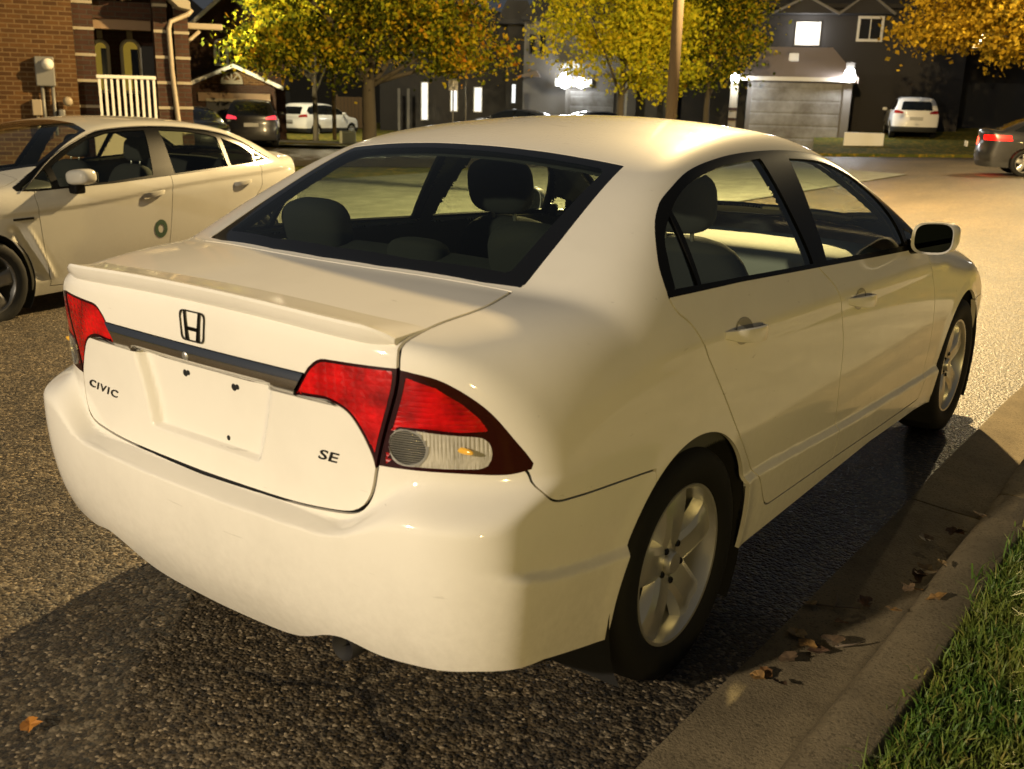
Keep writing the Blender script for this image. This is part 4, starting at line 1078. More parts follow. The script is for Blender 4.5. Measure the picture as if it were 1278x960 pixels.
def near_grass():
    """the clump of lawn beside the kerb, blade by blade"""
    n=26000
    y=rng.uniform(-.75,1.42,n); x=1.452+rng.random(n)**1.1*1.05
    e=.022*np.sin(y*9)+.018*np.sin(y*23+1); x=x-np.where(rng.random(n)<.12,rng.random(n)*(.05+e),0)
    h=rng.uniform(.035,.085,n)*(1+.35*np.sin(x*7+y*5)); w=rng.uniform(.0016,.0032,n); a=rng.uniform(0,2*np.pi,n)
    lean=rng.uniform(.1,1.0,n)*h; la=rng.uniform(0,2*np.pi,n); z0=np.where(x>1.432,.085,.105)
    dx,dy=np.cos(a)*w,np.sin(a)*w; lx,ly=np.cos(la)*lean,np.sin(la)*lean
    V=np.empty((n,5,3))
    V[:,0]=np.stack([x-dx,y-dy,z0],1); V[:,1]=np.stack([x+dx,y+dy,z0],1)
    V[:,2]=np.stack([x+lx*.35+dx*.8,y+ly*.35+dy*.8,z0+h*.6],1); V[:,3]=np.stack([x+lx*.35-dx*.8,y+ly*.35-dy*.8,z0+h*.6],1)
    V[:,4]=np.stack([x+lx,y+ly,z0+h*(1-.25*lean/h)],1)
    b=np.arange(n)*5
    F=np.concatenate([np.stack([b,b+1,b+2,b+3],1)]).tolist()+np.stack([b+3,b+2,b+4],1).tolist()
    m=mat('grass blades',(.05,.10,.015),.55,0,0,.4); t=NT(m); r=t.n('ShaderNodeNewGeometry').outputs['Random Per Island']; co=t.obj()
    pt=t.ramp(t.noise(co,5.,4,.6),(.42,(0,0,0)),(.62,(1,1,1)))
    g=t.ramp(r,(0.,(.035,.085,.010)),(.5,(.075,.15,.018)),(.85,(.14,.20,.03)),(1.,(.30,.24,.07)))
    t.set(Base_Color=t.mix(t.math('MULTIPLY',pt,.5),g,(.22,.21,.035)))
    o=mesh('grass',V.reshape(-1,3),F,m); tag(o,kind='stuff')
    V=[(1.432,-.9,.07),(2.5,-.9,.07),(2.5,1.4,.07),(1.432,1.4,.07)]
    sm_=mat('soil',(.03,.026,.015),1.); o=mesh('soil',V,[[0,1,2,3]],sm_); tag(o,kind='structure')
near_grass()
# ---- fallen leaves and twigs
def leaf_mesh(seed,L=.07):
    r=np.random.default_rng(seed); out=[(0,-.5),(.10,-.46),(.30,-.30),(.42,-.02),(.30,.10),(.24,.28),(.06,.5),(-.10,.44),(-.22,.22),(-.40,.10),(-.36,-.12),(-.24,-.34)]
    V=[(0,0,0)]; 
    for x,y in out:
        x*=L*(1+.25*r.normal()); y*=L*(1+.15*r.normal()); V.append((x,y,.18*abs(x)+.006*r.random()+.15*y*y/L*r.random()))
    n=len(out); F=[[0,1+i,1+(i+1)%n] for i in range(n)]
    return V,F
def litter():
    cols=[(.20,.09,.02),(.30,.16,.04),(.11,.055,.025),(.36,.24,.10),(.16,.10,.05)]
    LM=[]
    for i,c in enumerate(cols):
        m=mat('dead leaf',c,.7); t=NT(m); t.set(Base_Color=t.mix(t.ramp(t.noise(t.obj(),60,4),(.35,(0,0,0)),(.7,(1,1,1))),tuple(k*.4 for k in c),c)); LM.append(m)
    spots=[(1.060,.085,5),(1.175,.43,4),(1.085,.66,3),(1.225,.90,5),(1.215,1.40,5),(1.25,.62,2),(1.15,.30,1),(1.235,1.08,2),(1.34,.66,1)]
    k=0
    words=['curled brown','tan','small dark','pale dry','torn rust-brown']
    place=['in the gutter nearest the viewer','in the gutter beside the rear wheel','by the twig in the gutter','against the kerb face','by the kerb at the shadow edge','tight under the kerb','alone in the gutter','beside the kerb beyond the middle heap','on top of the kerb']
    for si,(x,y,n) in enumerate(spots):
        for j in range(n):
            V,F=leaf_mesh(k,.036+.03*rng.random()); xx=x+rng.normal()*.045; yy=y+rng.normal()*.065
            z=.016 if xx<1.262 else .125
            o=mesh('fallen_leaf',V,F,LM[(k*3)%5]); o.location=(xx,yy,z-.006+.003*j); o.rotation_euler=(rng.normal()*.22,rng.normal()*.22,rng.uniform(0,6.28))
            tag(o,'%s fallen leaf %s'%(words[(k*3)%5],place[si]),'leaf','dead leaves along the gutter'); k+=1
    V,F=leaf_mesh(99,.060); om=mat('orange leaf',(.42,.17,.022),.6); o=mesh('fallen_leaf',V,F,om); o.location=(-.226,-1.183,.010); o.rotation_euler=(.1,.05,.9)
    tag(o,'orange leaf lying alone on the dark road behind the near car','leaf')
    tm=mat('twig bark',(.16,.12,.08),.85)
    for i,(a,b,l) in enumerate((((1.02,.60,.012),(1.135,.655,.016),'thin pale twig lying across the edge of the car shadow'),((1.05,.70,.014),(1.075,.60,.02),'short dark twig crossing the pale one'),((1.155,.39,.015),(1.215,.46,.02),'stubby twig in the second leaf heap'))):
        o=MB().tube([a,tuple((p+q)/2+(.006 if k_==0 else 0) for k_,(p,q) in enumerate(zip(a,b))),b],[.0035,.003,.002],6).done('twig',tm,None,True); tag(o,l,'twig')
litter()
# ---- trees
def leaf_material(name,stops,side=None):
    m=bpy.data.materials.new(name); m.use_nodes=True; T=m.node_tree; T.nodes.clear(); t=NT(m)
    r=t.n('ShaderNodeNewGeometry').outputs['Random Per Island']; co=t.obj()
    v=t.math('ADD',t.math('MULTIPLY',r,.55),t.math('MULTIPLY',t.noise(co,.55,3,.6),.62))
    if side:
        x=t.n('ShaderNodeSeparateXYZ',i_0=co).outputs[0]
        v=t.math('ADD',v,t.n('ShaderNodeMapRange',i_0=x,i_1=side[0],i_2=side[1],i_3=0.,i_4=side[2]).outputs[0])
    c=t.ramp(v,*stops)
    d=t.n('ShaderNodeBsdfDiffuse',i_0=c); tr=t.n('ShaderNodeBsdfTranslucent',i_0=c)
    mx=t.n('ShaderNodeMixShader',i_0=.35,i_1=d.outputs[0],i_2=tr.outputs[0]); t.n('ShaderNodeOutputMaterial',i_0=mx.outputs[0])
    return m
BARK=mat('bark',(.09,.075,.05),.95); t=NT(BARK); t.set(Normal=t.bump(t.noise(t.n('ShaderNodeMapping',i_Vector=t.obj(),i_Scale=(9,9,1.5)).outputs[0],3,5,.7),.9,.04))
def tree(loc,label,crown,lm,trunk_r=.16,fork=2.2,nclump=90,per=60,leaf=.17,seed=1,rz=0.,group='maple trees along the far side'):
    """crown: list of ellipsoids (cx,cy,cz, rx,ry,rz) in metres about the trunk foot"""
    leaf*=.70; per=int(per*2.)
    r=np.random.default_rng(seed); t=empty('tree',loc,rz,label,'tree',group)
    q=MB(); top=max(c[2] for c in crown)
    q.tube([(0,0,-.1),(0,0,.12),(.02,.0,fork*.5),(.0,.02,fork),(.05,.03,(fork+top)/2),(.02,0,top+.5)],[trunk_r*1.55,trunk_r*1.1,trunk_r,trunk_r*.92,trunk_r*.5,trunk_r*.12],10)
    C=[]
    w=np.array([c[3]*c[4]*c[5] for c in crown]); w=w/w.sum()
    for i in range(nclump):
        c=crown[r.choice(len(crown),p=w)]; v=r.normal(size=3); v/=np.linalg.norm(v); rad=r.random()**.45
        C.append(np.array(c[:3])+v*rad*np.array(c[3:])*(.92+.16*r.random()))
    C=np.array(C)
    for i in range(14):
        e=C[r.integers(len(C))]; a=np.array([0.02,.02,fork+r.random()*(top-fork)*.6]); mid=(a+e)/2+np.array([0,0,.15]); q.tube([a,mid,a+(e-a)*.9],[trunk_r*.42,trunk_r*.25,.015],6)
    q.done('trunk',BARK,t,True)
    n=nclump*per; ci=np.repeat(np.arange(nclump),per); sz=np.repeat(r.uniform(.22,.52,nclump),per)
    P=C[ci]+r.normal(size=(n,3))*sz[:,None]*np.array([1,1,.62])
    a=r.normal(size=(n,3)); a/=np.linalg.norm(a,axis=1)[:,None]; b=np.cross(a,r.normal(size=(n,3))); b/=np.linalg.norm(b,axis=1)[:,None]
    s=leaf*r.uniform(.4,1.45,n)[:,None]; nn=np.cross(a,b)
    V=np.stack([P-a*s*.6,P+b*s*.38-a*s*.05+nn*s*.08,P+a*s*.6,P-b*s*.38-a*s*.05+nn*s*.08],1).reshape(-1,3)
    k=np.arange(n)*4; F=np.stack([k,k+1,k+2,k+3],1)
    mesh('crown',V,F,lm,t)
    return t
# ---------------------------------------------------------------- houses
def brick(name,c1,c2,mortar,sx=.24,sy=.085):
    m=mat(name,c1,.9,0,0,.2); t=NT(m); co=t.obj(); s=t.n('ShaderNodeSeparateXYZ',i_0=co)
    v=t.n('ShaderNodeCombineXYZ',i_0=t.math('ADD',s.outputs[0],s.outputs[1]),i_1=s.outputs[2]).outputs[0]
    b=t.n('ShaderNodeTexBrick',i_Vector=v,i_Scale=1.,i_Color1=(*c1,1),i_Color2=(*c2,1),i_Mortar=(*mortar,1))
    b.inputs['Brick Width'].default_value=sx; b.inputs['Row Height'].default_value=sy; b.inputs['Mortar Size'].default_value=.012; b.inputs['Mortar Smooth'].default_value=.2; b.inputs['Bias'].default_value=0.
    c=t.mix(.5,b.outputs[0],t.ramp(t.noise(co,3.,5,.7),(.3,(.6,.6,.6)),(.7,(1.3,1.3,1.3))),'MULTIPLY')
    t.set(Base_Color=c,Normal=t.bump(t.math('SUBTRACT',1.,b.outputs[1]),.8,.012)); return m
H={}
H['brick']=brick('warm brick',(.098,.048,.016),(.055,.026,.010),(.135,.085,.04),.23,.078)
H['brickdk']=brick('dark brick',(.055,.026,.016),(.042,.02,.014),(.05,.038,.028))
H['siding']=mat('grey render',(.16,.15,.135),.9)
H['dark']=mat('dark render',(.035,.032,.030),.95)
H['stone']=mat('pale stone trim',(.27,.235,.17),.85)
H['trim']=mat('white trim',(.62,.60,.54),.6)
H['tan']=mat('tan fascia',(.20,.13,.075),.7)
H['roof']=mat('roof shingles',(.035,.033,.033),.95); t=NT(H['roof']); t.set(Normal=t.bump(t.noise(t.obj(),14,4,.7),.6,.05))
H['rooflt']=mat('lighter roof shingles',(.27,.22,.19),.95); t=NT(H['rooflt']); t.set(Normal=t.bump(t.noise(t.obj(),14,4,.7),.6,.05))
H['pane']=mat('dark window pane',(.012,.013,.014),.06,0,.3)
H['curtain']=mat('yellow curtain lit from inside',(.42,.32,.06),.6,0,.6,emit=(.75,.50,.06),es=.22)
H['lit']=mat('lit window',(.8,.8,.75),.4,emit=(1,.95,.84),es=1.15)
H['litstrip']=mat('lit side light',(.8,.8,.75),.4,emit=(.86,.93,1.),es=.95)
H['bulb']=mat('lit lamp glass',(.8,.8,.8),.3,emit=(.95,.97,1.),es=28)
H['gdoor']=mat('grey garage door',(.20,.20,.19),.6); t=NT(H['gdoor']); t.set(Base_Color=t.mix(t.ramp(t.noise(t.obj(),1.1,5,.65),(.35,(0,0,0)),(.65,(1,1,1))),(.11,.10,.085),(.24,.24,.23))); t=NT(H['gdoor']); wv=t.n('ShaderNodeTexWave',bands_direction='Z',i_Vector=t.obj(),i_Scale=.62).outputs[0]; t.set(Normal=t.bump(t.ramp(wv,(.0,(0,0,0)),(.12,(1,1,1))),.5,.02))  # mottled tree shade painted into the door colour
H['gdark']=mat('dark garage door',(.02,.02,.022),.6)
H['metal']=mat('grey painted metal',(.16,.155,.14),.5,.2)
H['pipe']=mat('beige downpipe',(.27,.22,.15),.5)
class Local:
    """a house frame: x to the right, y away, z up; X(px), Z(px, py) read the photograph at the depth of the front wall"""
    def __init__(s,h,D,hor,label,name='house',group=None,turn=0.):
        s.D=D; s.h=h; s.o=empty(name,at(h,D,0.),R(-h+turn),label,'house',group); s.hor=hor; s.g=float(zg(at(h,D)[0]))
    def X(s,hh,d=0.): return (s.D+d)*math.tan(R(hh-s.h))
    def Z(s,py,d=0.): return CAM[2]+(s.hor-py)*(s.D+d)/1265.
    def box(s,name,m,x0,x1,y0,y1,z0,z1,bev=0.,par=None):
        return MB().box(((x0+x1)/2,(y0+y1)/2,(z0+z1)/2),(abs(x1-x0),abs(y1-y0),abs(z1-z0)),bev).done(name,m,par or s.o)
    def prism(s,name,m,poly,y0,y1,par=None):
        """outline in x, z extruded in depth"""
        P=[(z,x) for x,z in poly]
        if area(P)<0: P=P[::-1]
        return MB().prism(P,y0,y1,1).done(name,m,par or s.o)
    def window(s,x0,x1,y,z0,z1,m=None,bars=1,arch=False,fr=.07,frm=None):
        frm=frm or H['trim']; q=MB(); 
        for a in (x0,x1): q.box((a,y-.03,(z0+z1)/2),(fr,.07,z1-z0+fr))
        for b in ((z0,z1) if not arch else (z0,)): q.box(((x0+x1)/2,y-.031,b),(x1-x0-fr*.9,.068,fr))
        if arch:
            c=(x0+x1)/2; rr=(x1-x0)/2; q.tube([(c+rr*math.cos(a),y-.03,z1+rr*math.sin(a)) for a in np.linspace(0,math.pi,13)],fr*.55,6)
        for k in range(bars):
            xx=x0+(x1-x0)*(k+1)/(bars+1); q.box((xx,y-.032,(z0+z1)/2),(.04,.05,z1-z0-fr))
        w=q.done('window_frame',frm)
        w.name='window'; w.data.name='window'; w.parent=s.o
        pl=[(x0,z0),(x1,z0),(x1,z1)]+([((x0+x1)/2+(x1-x0)/2*math.cos(a),z1+(x1-x0)/2*math.sin(a)) for a in np.linspace(0,math.pi,11)[1:-1]] if arch else [])+[(x0,z1)]
        s.prism('pane',m or H['pane'],pl,y-.018,y-.008,w)
        return w
def gable_roof(L,x0,x1,y0,y1,ze,zr,over=.35,m=None,t=.14,name='roof'):
    """ridge runs in depth: the gable faces the street"""
    xc=(x0+x1)/2; sl=(zr-ze)/((x1-x0)/2); a=over
    out=[(x0-a,ze-a*sl),(xc,zr),(x1+a,ze-a*sl),(x1+a,ze-a*sl+t),(xc,zr+t*1.15),(x0-a,ze-a*sl+t)]
    return L.prism(name,m or H['roof'],out,y0-over,y1)
def hip_roof(L,x0,x1,y0,y1,ze,zr,over=.4,m=None,inset=None,name='roof'):
    x0-=over;x1+=over;y0-=over;y1+=over; k=inset if inset is not None else min(x1-x0,y1-y0)*.45
    V=[(x0,y0,ze),(x1,y0,ze),(x1,y1,ze),(x0,y1,ze),(x0+k,(y0+y1)/2 if y1-y0<x1-x0 else y0+k,zr),(x1-k,(y0+y1)/2 if y1-y0<x1-x0 else y0+k,zr),(x0,y0,ze-.18),(x1,y0,ze-.18),(x1,y1,ze-.18),(x0,y1,ze-.18)]
    F=[[0,1,5,4],[1,2,5],[2,3,4,5],[3,0,4],[6,7,1,0],[7,8,2,1],[8,9,3,2],[9,6,0,3],[9,8,7,6]]
    return mesh(name,V,F,m or H['roof'],L.o)
def wall_lamp(L,x,y,z,power,col=(.93,.96,1.),size=.10,hd=.16):
    f=MB().box((x,y-.02,z),(.10,.06,.16),.01).done('wall_lamp',H['metal'],L.o)
    MB().blob((x,y-.14,z),(hd,hd,hd*1.3),2.2,8).done('lamp_glass',H['bulb'],f,True)
    l=bpy.data.lights.new('wall_lamp_light','POINT'); l.energy=power; l.color=col; l.shadow_soft_size=size
    o=bpy.data.objects.new('wall_lamp_light',l); COL.objects.link(o); o.parent=L.o; o.location=(x,y-.35,z-.05)
def houses():
    # ---- brick house on the left
    L=Local(-59,20.,104,'warm brick house with a white porch railing, electricity meter and beige downpipe')
    Z=L.Z; g=L.g-.05; s=20/1265.; X=lambda px,d=0.: (px-100)*s*(1+d/20)
    L.box('wall',H['brick'],X(-260),X(99),0,7,g,5.6)
    # soot stain stays in the brick; piers with pale bands
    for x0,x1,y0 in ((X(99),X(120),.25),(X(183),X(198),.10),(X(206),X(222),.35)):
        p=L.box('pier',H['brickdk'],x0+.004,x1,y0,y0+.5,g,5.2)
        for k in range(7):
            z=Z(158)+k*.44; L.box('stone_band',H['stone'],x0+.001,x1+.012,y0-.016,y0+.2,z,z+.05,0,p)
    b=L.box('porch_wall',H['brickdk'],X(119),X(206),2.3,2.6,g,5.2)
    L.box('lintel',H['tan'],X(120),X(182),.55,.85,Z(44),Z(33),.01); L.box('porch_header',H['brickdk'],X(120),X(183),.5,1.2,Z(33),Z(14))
    L.box('balcony_panel',H['stone'],X(118),X(163),.35,.48,Z(12),Z(-18),.01); 
    q=MB()
    for k in range(9): q.tube([(X(140+14*math.cos(a)+(k%3)*1.5),.32,Z(2+10*math.sin(a)+(k//3)*2)) for a in np.linspace(k*.7,k*.7+1.6,6)],.025,5)
    q.done('scroll_ornament',H['tan'],L.o,True)
    for a,c,cm in ((118,133,0),(147,166,1)):
        w=L.window(X(a,2.3),X(c,2.3),2.28,Z(112,2.3),Z(66,2.3),H['curtain'],0,True,.06)
        L.box('keystone',H['stone'],X((a+c)/2-3,2.3),X((a+c)/2+3,2.3),2.2,2.29,Z(56,2.3),Z(42,2.3),.01)
        L.box('curtain_gap',H['pane'],X((a+c)/2,2.3),X(c-1,2.3),2.245,2.262,Z(112,2.3),Z(66,2.3),0,w)
    L.box('door',H['gdark'],X(168,2.3),X(184,2.3),2.25,2.3,g,Z(62,2.3),.01)
    rl=MB(); 
    rl.box((X(150),.02,Z(96)),(X(181)-X(118),.09,.06),.01)
    ra=rl.done('porch_railing',H['trim'],L.o)
    MB().box((X(150),.02,Z(146.5)),(X(183)-X(120),.09,.05),.01).done('bottom_rail',H['trim'],ra)
    for k in range(10): MB().box((X(121.5)+k*(X(179)-X(121.5))/9,.02,(Z(97)+Z(146))/2),(.045,.045,Z(97)-Z(146)-.01),.004).done('baluster',H['trim'],ra)
    L.box('porch_floor',H['stone'],X(112),X(206),-.1,2.3,g,Z(150))
    MB().tube([(X(226),.2,Z(20)),(X(222),.18,Z(25)),(X(202),.12,Z(34)),(X(199),.05,Z(42)),(X(200),.05,Z(90)),(X(204),.05,Z(150)),(X(209),.0,Z(158))],.045,8).done('downpipe',H['pipe'],L.o,True)
    MB().tube([(X(240),1.2,Z(40)),(X(226),1.15,Z(52)),(X(219),1.1,Z(58)),(X(219),1.1,Z(88)),(X(214),1.1,Z(95))],.035,8).done('downpipe',H['pipe'],L.o,True)
    L.prism('eave',H['stone'],[(X(194),Z(-6)),(X(222),Z(14)),(X(222),Z(22)),(X(210),Z(20)),(X(190),Z(2))],-.3,.4)
    L.box('gutter',H['pipe'],X(200),X(262),.5,.62,Z(40),Z(33),.02)
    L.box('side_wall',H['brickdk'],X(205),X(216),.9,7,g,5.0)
    hip_roof(L,X(-260),X(205),-.3,7,5.4,7.6)
    # meters
    mb=L.box('electricity_meter',H['metal'],X(57.5),X(77),-.16,-.002,Z(108),Z(77),.02)
    MB().lathe([(0,.13),(.075,.12),(.095,.06),(.10,0)],18,Matrix.Translation((X(70.5),-.16,Z(85)))@Matrix.Rotation(R(90),4,'X')).done('meter_glass',H['trim'],mb,True)
    for a,b in ((63,160),(73.5,160)): MB().tube([(X(a),-.08,Z(107)),(X(a),-.08,Z(b))],.03,8).done('conduit',H['metal'],mb,True)
    m2=L.box('junction_box',H['pipe'],X(51),X(61),-.13,-.002,Z(139),Z(122),.015); MB().tube([(X(56),-.06,Z(139)),(X(56),-.06,Z(160))],.03,8).done('conduit',H['pipe'],m2,True)
    g3=L.box('gas_meter',H['metal'],X(77),X(84),-.2,-.002,Z(143),Z(132),.03); MB().blob((X(87.5),-.14,Z(123.5)),(.16,.13,.16),2.2,8).done('gas_regulator',H['pipe'],g3,True)
    # ---- gabled house behind it
    L=Local(-51.5,44.,107,'dark brick house with a gabled garage and arched upper window'); Z=L.Z; g=L.g-.1
    s=44/1265.; X=lambda px: (px-291)*s
    L.box('wall',H['brickdk'],X(228),X(350),0,8,g,Z(58)); 
    L.prism('gable_wall',H['brickdk'],[(X(228),Z(58)),(X(350),Z(58)),(X(288),Z(8))],.0,.3); gable_roof(L,X(228),X(350),0,8,Z(58),Z(8),.5)
    q=MB().tube([(X(222),-.52,Z(63)),(X(288),-.52,Z(5))],.10,4); q.done('barge_board',H['trim'],L.o)
    L.window(X(273),X(286),-.01,Z(82),Z(62),None,2,True,.10)
    L.box('garage_wall',H['brickdk'],X(248),X(336),-2.6,-.01,g,Z(104)); L.prism('garage_gable',H['brick'],[(X(244),Z(104)),(X(340),Z(104)),(X(292),Z(86))],-2.62,-2.3)
    gable_roof(L,X(246),X(338),-2.6,0,Z(104),Z(85),.45,H['roof'],.10,'garage_roof')
    MB().tube([(X(240),-3.06,Z(107)),(X(292),-3.06,Z(84.5)),(X(344),-3.06,Z(107))],.09,4).done('barge_board',H['trim'],L.o)
    L.box('beam',H['tan'],X(254),X(330),-2.75,-2.63,Z(122),Z(113)); L.box('beam_ledge',H['stone'],X(262),X(330),-2.82,-2.76,Z(122),Z(119))
    q=MB(); cx,cz=X(290),Z(101)
    for a in np.linspace(.15,math.pi-.15,5): q.tube([(cx,-2.68,cz),(cx+.33*math.cos(a),-2.68,cz+.33*math.sin(a))],.03,5)
    q.tube([(cx+.36*math.cos(a),-2.68,cz+.36*math.sin(a)) for a in np.linspace(0,math.pi,9)],.045,5); q.box((cx,-2.68,cz-.04),(.8,.06,.09))
    q.done('fan_ornament',H['stone'],L.o)
    L.box('garage_door',H['gdark'],X(262),X(324),-2.66,-2.62,g,Z(123))
    # ---- dark house in the middle
    L=Local(-40.,58.,116,'dark rendered house with tall lit side lights behind the big maple'); Z=L.Z; g=L.g-.2; s=58/1265.; X=lambda px:(px-560)*s
    L.box('wall',H['dark'],X(475),X(640),0,9,g,Z(30)); hip_roof(L,X(475),X(640),0,9,Z(30),Z(6))
    for a,b,t_,bt in ((525,531.5,105,147),(560,566.5,107,136),(588,596,109,136)):
        w=L.box('side_light',H['trim'],X(a)-.06,X(b)+.06,-.06,-.005,Z(bt)-.05,Z(t_)+.05); L.box('pane',H['litstrip'],X(a),X(b),-.085,-.064,Z(bt),Z(t_),0,w)
    for a in (497,508): L.box('porch_post',H['siding'],X(a),X(a+3),-.9,-.75,g,Z(112))
    # ---- grey house with the canopy, right of it
    L=Local(-33.4,56.,119,'grey house with slit upper windows, pale canopy and a lit garage'); Z=L.Z; g=L.g-.2; s=56/1265.; X=lambda px:(px-715)*s
    L.box('wall',H['siding'],X(655),X(830),0,9,g,Z(30)); 
    hip_roof(L,X(662),X(830),0,9,Z(30),Z(-32),.5,None,2.1)
    L.box('side_bay',H['dark'],X(634),X(654.6),.5,8,g,Z(34)); hip_roof(L,X(634),X(656),.5,8,Z(34),Z(11),.5,None,.45,'bay_roof')
    for a in (662,674): L.window(X(a),X(a+5.5),-.01,Z(71),Z(50),None,0,False,.06,H['dark'])
    L.prism('canopy',H['rooflt'],[(X(648),Z(98)),(X(676),Z(98)),(X(672),Z(91))],-1.6,-.01)
    L.box('side_light',H['litstrip'],X(643),X(647),-.9,-.8,Z(128),Z(107))
    L.box('garage_door',H['gdoor'],X(712),X(764),-.5,-.4,g,Z(113),.02); L.box('garage_front',H['siding'],X(706),X(790),-.39,-.01,g,Z(96))
    L.prism('garage_gable',H['trim'],[(X(699),Z(86)),(X(726),Z(86)),(X(712),Z(77))],-.55,-.2)
    L.box('lit_fascia',H['trim'],X(693),X(737),-.62,-.42,Z(108),Z(99),.03); wall_lamp(L,X(705),-.64,Z(101),230,(.95,.97,1.),.15,.62); wall_lamp(L,X(724),-.64,Z(103),120,(.95,.97,1.),.15,.45)
    L.box('porch_post',H['trim'],X(776),X(778.5),-1.4,-1.28,g,Z(98)); 
    # ---- house with two lit garage lamps
    L=Local(-21.,46.,129,'dark house with one lit upper window and a hip-roofed garage between two bright lamps'); Z=L.Z; g=L.g-.1; s=46/1265.; X=lambda px:(px-1005)*s
    L.box('wall',H['dark'],X(850),X(1180),3.2,11,g,Z(22,3.2)); hip_roof(L,X(850),X(1180),3.2,11,Z(22,3.2),Z(-40),.5)
    for a,b,c in ((955,1030,8),(1032,1092,4)):
        L.prism('gable',H['dark'],[(X(a),Z(26)),(X(b),Z(26)),(X((a+b)/2),Z(c))],2.45,3.3); MB().tube([(X(a-2),2.4,Z(27)),(X((a+b)/2),2.4,Z(c-1)),(X(b+2),2.4,Z(27))],.07,4).done('barge_board',H['siding'],L.o)
    L.window(X(984),X(1010),3.19,Z(60),Z(36),H['lit'],1,False,.11,H['trim']); L.window(X(1055),X(1082),3.19,Z(55),Z(29),None,1,False,.11,H['trim'])
    L.box('garage_wall',H['siding'],X(936),X(1046),-.2,3.19,g,Z(101)); hip_roof(L,X(934),X(1048),-.2,3.2,Z(101),Z(66),.35,H['rooflt'],1.1,'garage_roof')
    L.box('fascia',H['trim'],X(928),X(1054),-.62,-.56,Z(105.5),Z(101)); L.box('garage_door',H['gdoor'],X(941),X(1041),-.26,-.21,g,Z(107),.02)
    L.box('vent_panel',H['trim'],X(979),X(990),.32,.6,Z(83),Z(74),.02)
    p=L.box('column',H['stone'],X(917),X(926),-.5,-.2,g,Z(106),.02)
    for k in range(4): L.box('stone_band',H['brickdk'],X(917)-.01,X(926)+.01,-.515,-.3,g+.35+k*.42,g+.47+k*.42,0,p)
    L.box('pier',H['siding'],X(1043),X(1052),-.35,.2,g,Z(84)); wall_lamp(L,X(921.5),-.52,Z(104),190,(.93,.96,1.),.1,.34); wall_lamp(L,X(1047.5),-.37,Z(98),420,(.96,.97,1.),.1,.44)
    l=bpy.data.lights.new('window_glow','POINT'); l.energy=90; l.shadow_soft_size=.3; o=bpy.data.objects.new('window_glow',l); COL.objects.link(o); o.parent=L.o; o.location=(X(997),2.6,Z(46))
    # ---- dark house at the right edge
    L=Local(-11.,52.,136,'unlit house almost lost in the dark behind the right-hand maple'); Z=L.Z; g=L.g-.1; s=52/1265.; X=lambda px:(px-1255)*s
    L.box('wall',H['dark'],X(1150),X(1420),0,9,g,Z(20)); hip_roof(L,X(1150),X(1420),0,9,Z(20),Z(-60),.5); L.box('garage_door',H['gdark'],X(1190),X(1270),-.06,-.01,g,Z(110))
    L.window(X(1100+95),X(1215),-.01,Z(75),Z(45),None,1,False,.08,H['siding'])
    pass
def back_row():
    """unlit houses behind the first row"""
    for h,D,w,e,r,lab in ((-47.,72.,15,4.6,8.4,'unlit house behind the white SUV and the slim maple'),(-58.,75.,16,5.,9.,'unlit house far behind the porch of the brick house'),(-26.,74.,16,6.,10.,'unlit house glimpsed between the lamp pole and the lit garage'),(-45.,84.,14,5.,8.5,'unlit house behind the dark rendered one')):
        L=Local(h,D,118,lab); g=L.g-.2
        L.box('wall',H['dark'],-w/2,w/2,0,8,g,e); hip_roof(L,-w/2,w/2,0,8,e,r,.5)
        for x in (-w*.28,w*.22): L.window(x-.6,x+.6,-.01,e-2.1,e-.9,None,1,False,.09,H['siding'])
        L.box('garage_door',H['gdark'],-w*.4,-w*.4+4,-.06,-.01,g,2.1)
    # board fence beyond the big maple
    t=empty('board_fence',at(-44.9,60.),R(45),'brown board fence between the white SUV and the big maple','fence')
    fm=mat('brown fence board',(.14,.09,.045),.9); 
    for k in range(10): MB().box((-1.2+k*.2,.0,.85),(.185,.03,1.7),.005).done('board',fm,t)
    for x in (-1.3,.7): MB().box((x,.07,.9),(.1,.1,1.85),.01).done('post',fm,t)
    o=MB().box((0,0,.24),(1.45,.22,.52),.03).done('headlamp_block',mat('headlamp stand-in white',(.86,.86,.84),.8),None,False,tuple(np.array(at(-18.0,42.))+np.array((0,0,.28)))); o.rotation_euler=(0,0,R(20)); tag(o,'added white block standing in for a passing headlamp right of the lit garage','wall')  # white block added in place of a passing headlamp's glare
houses(); back_row()
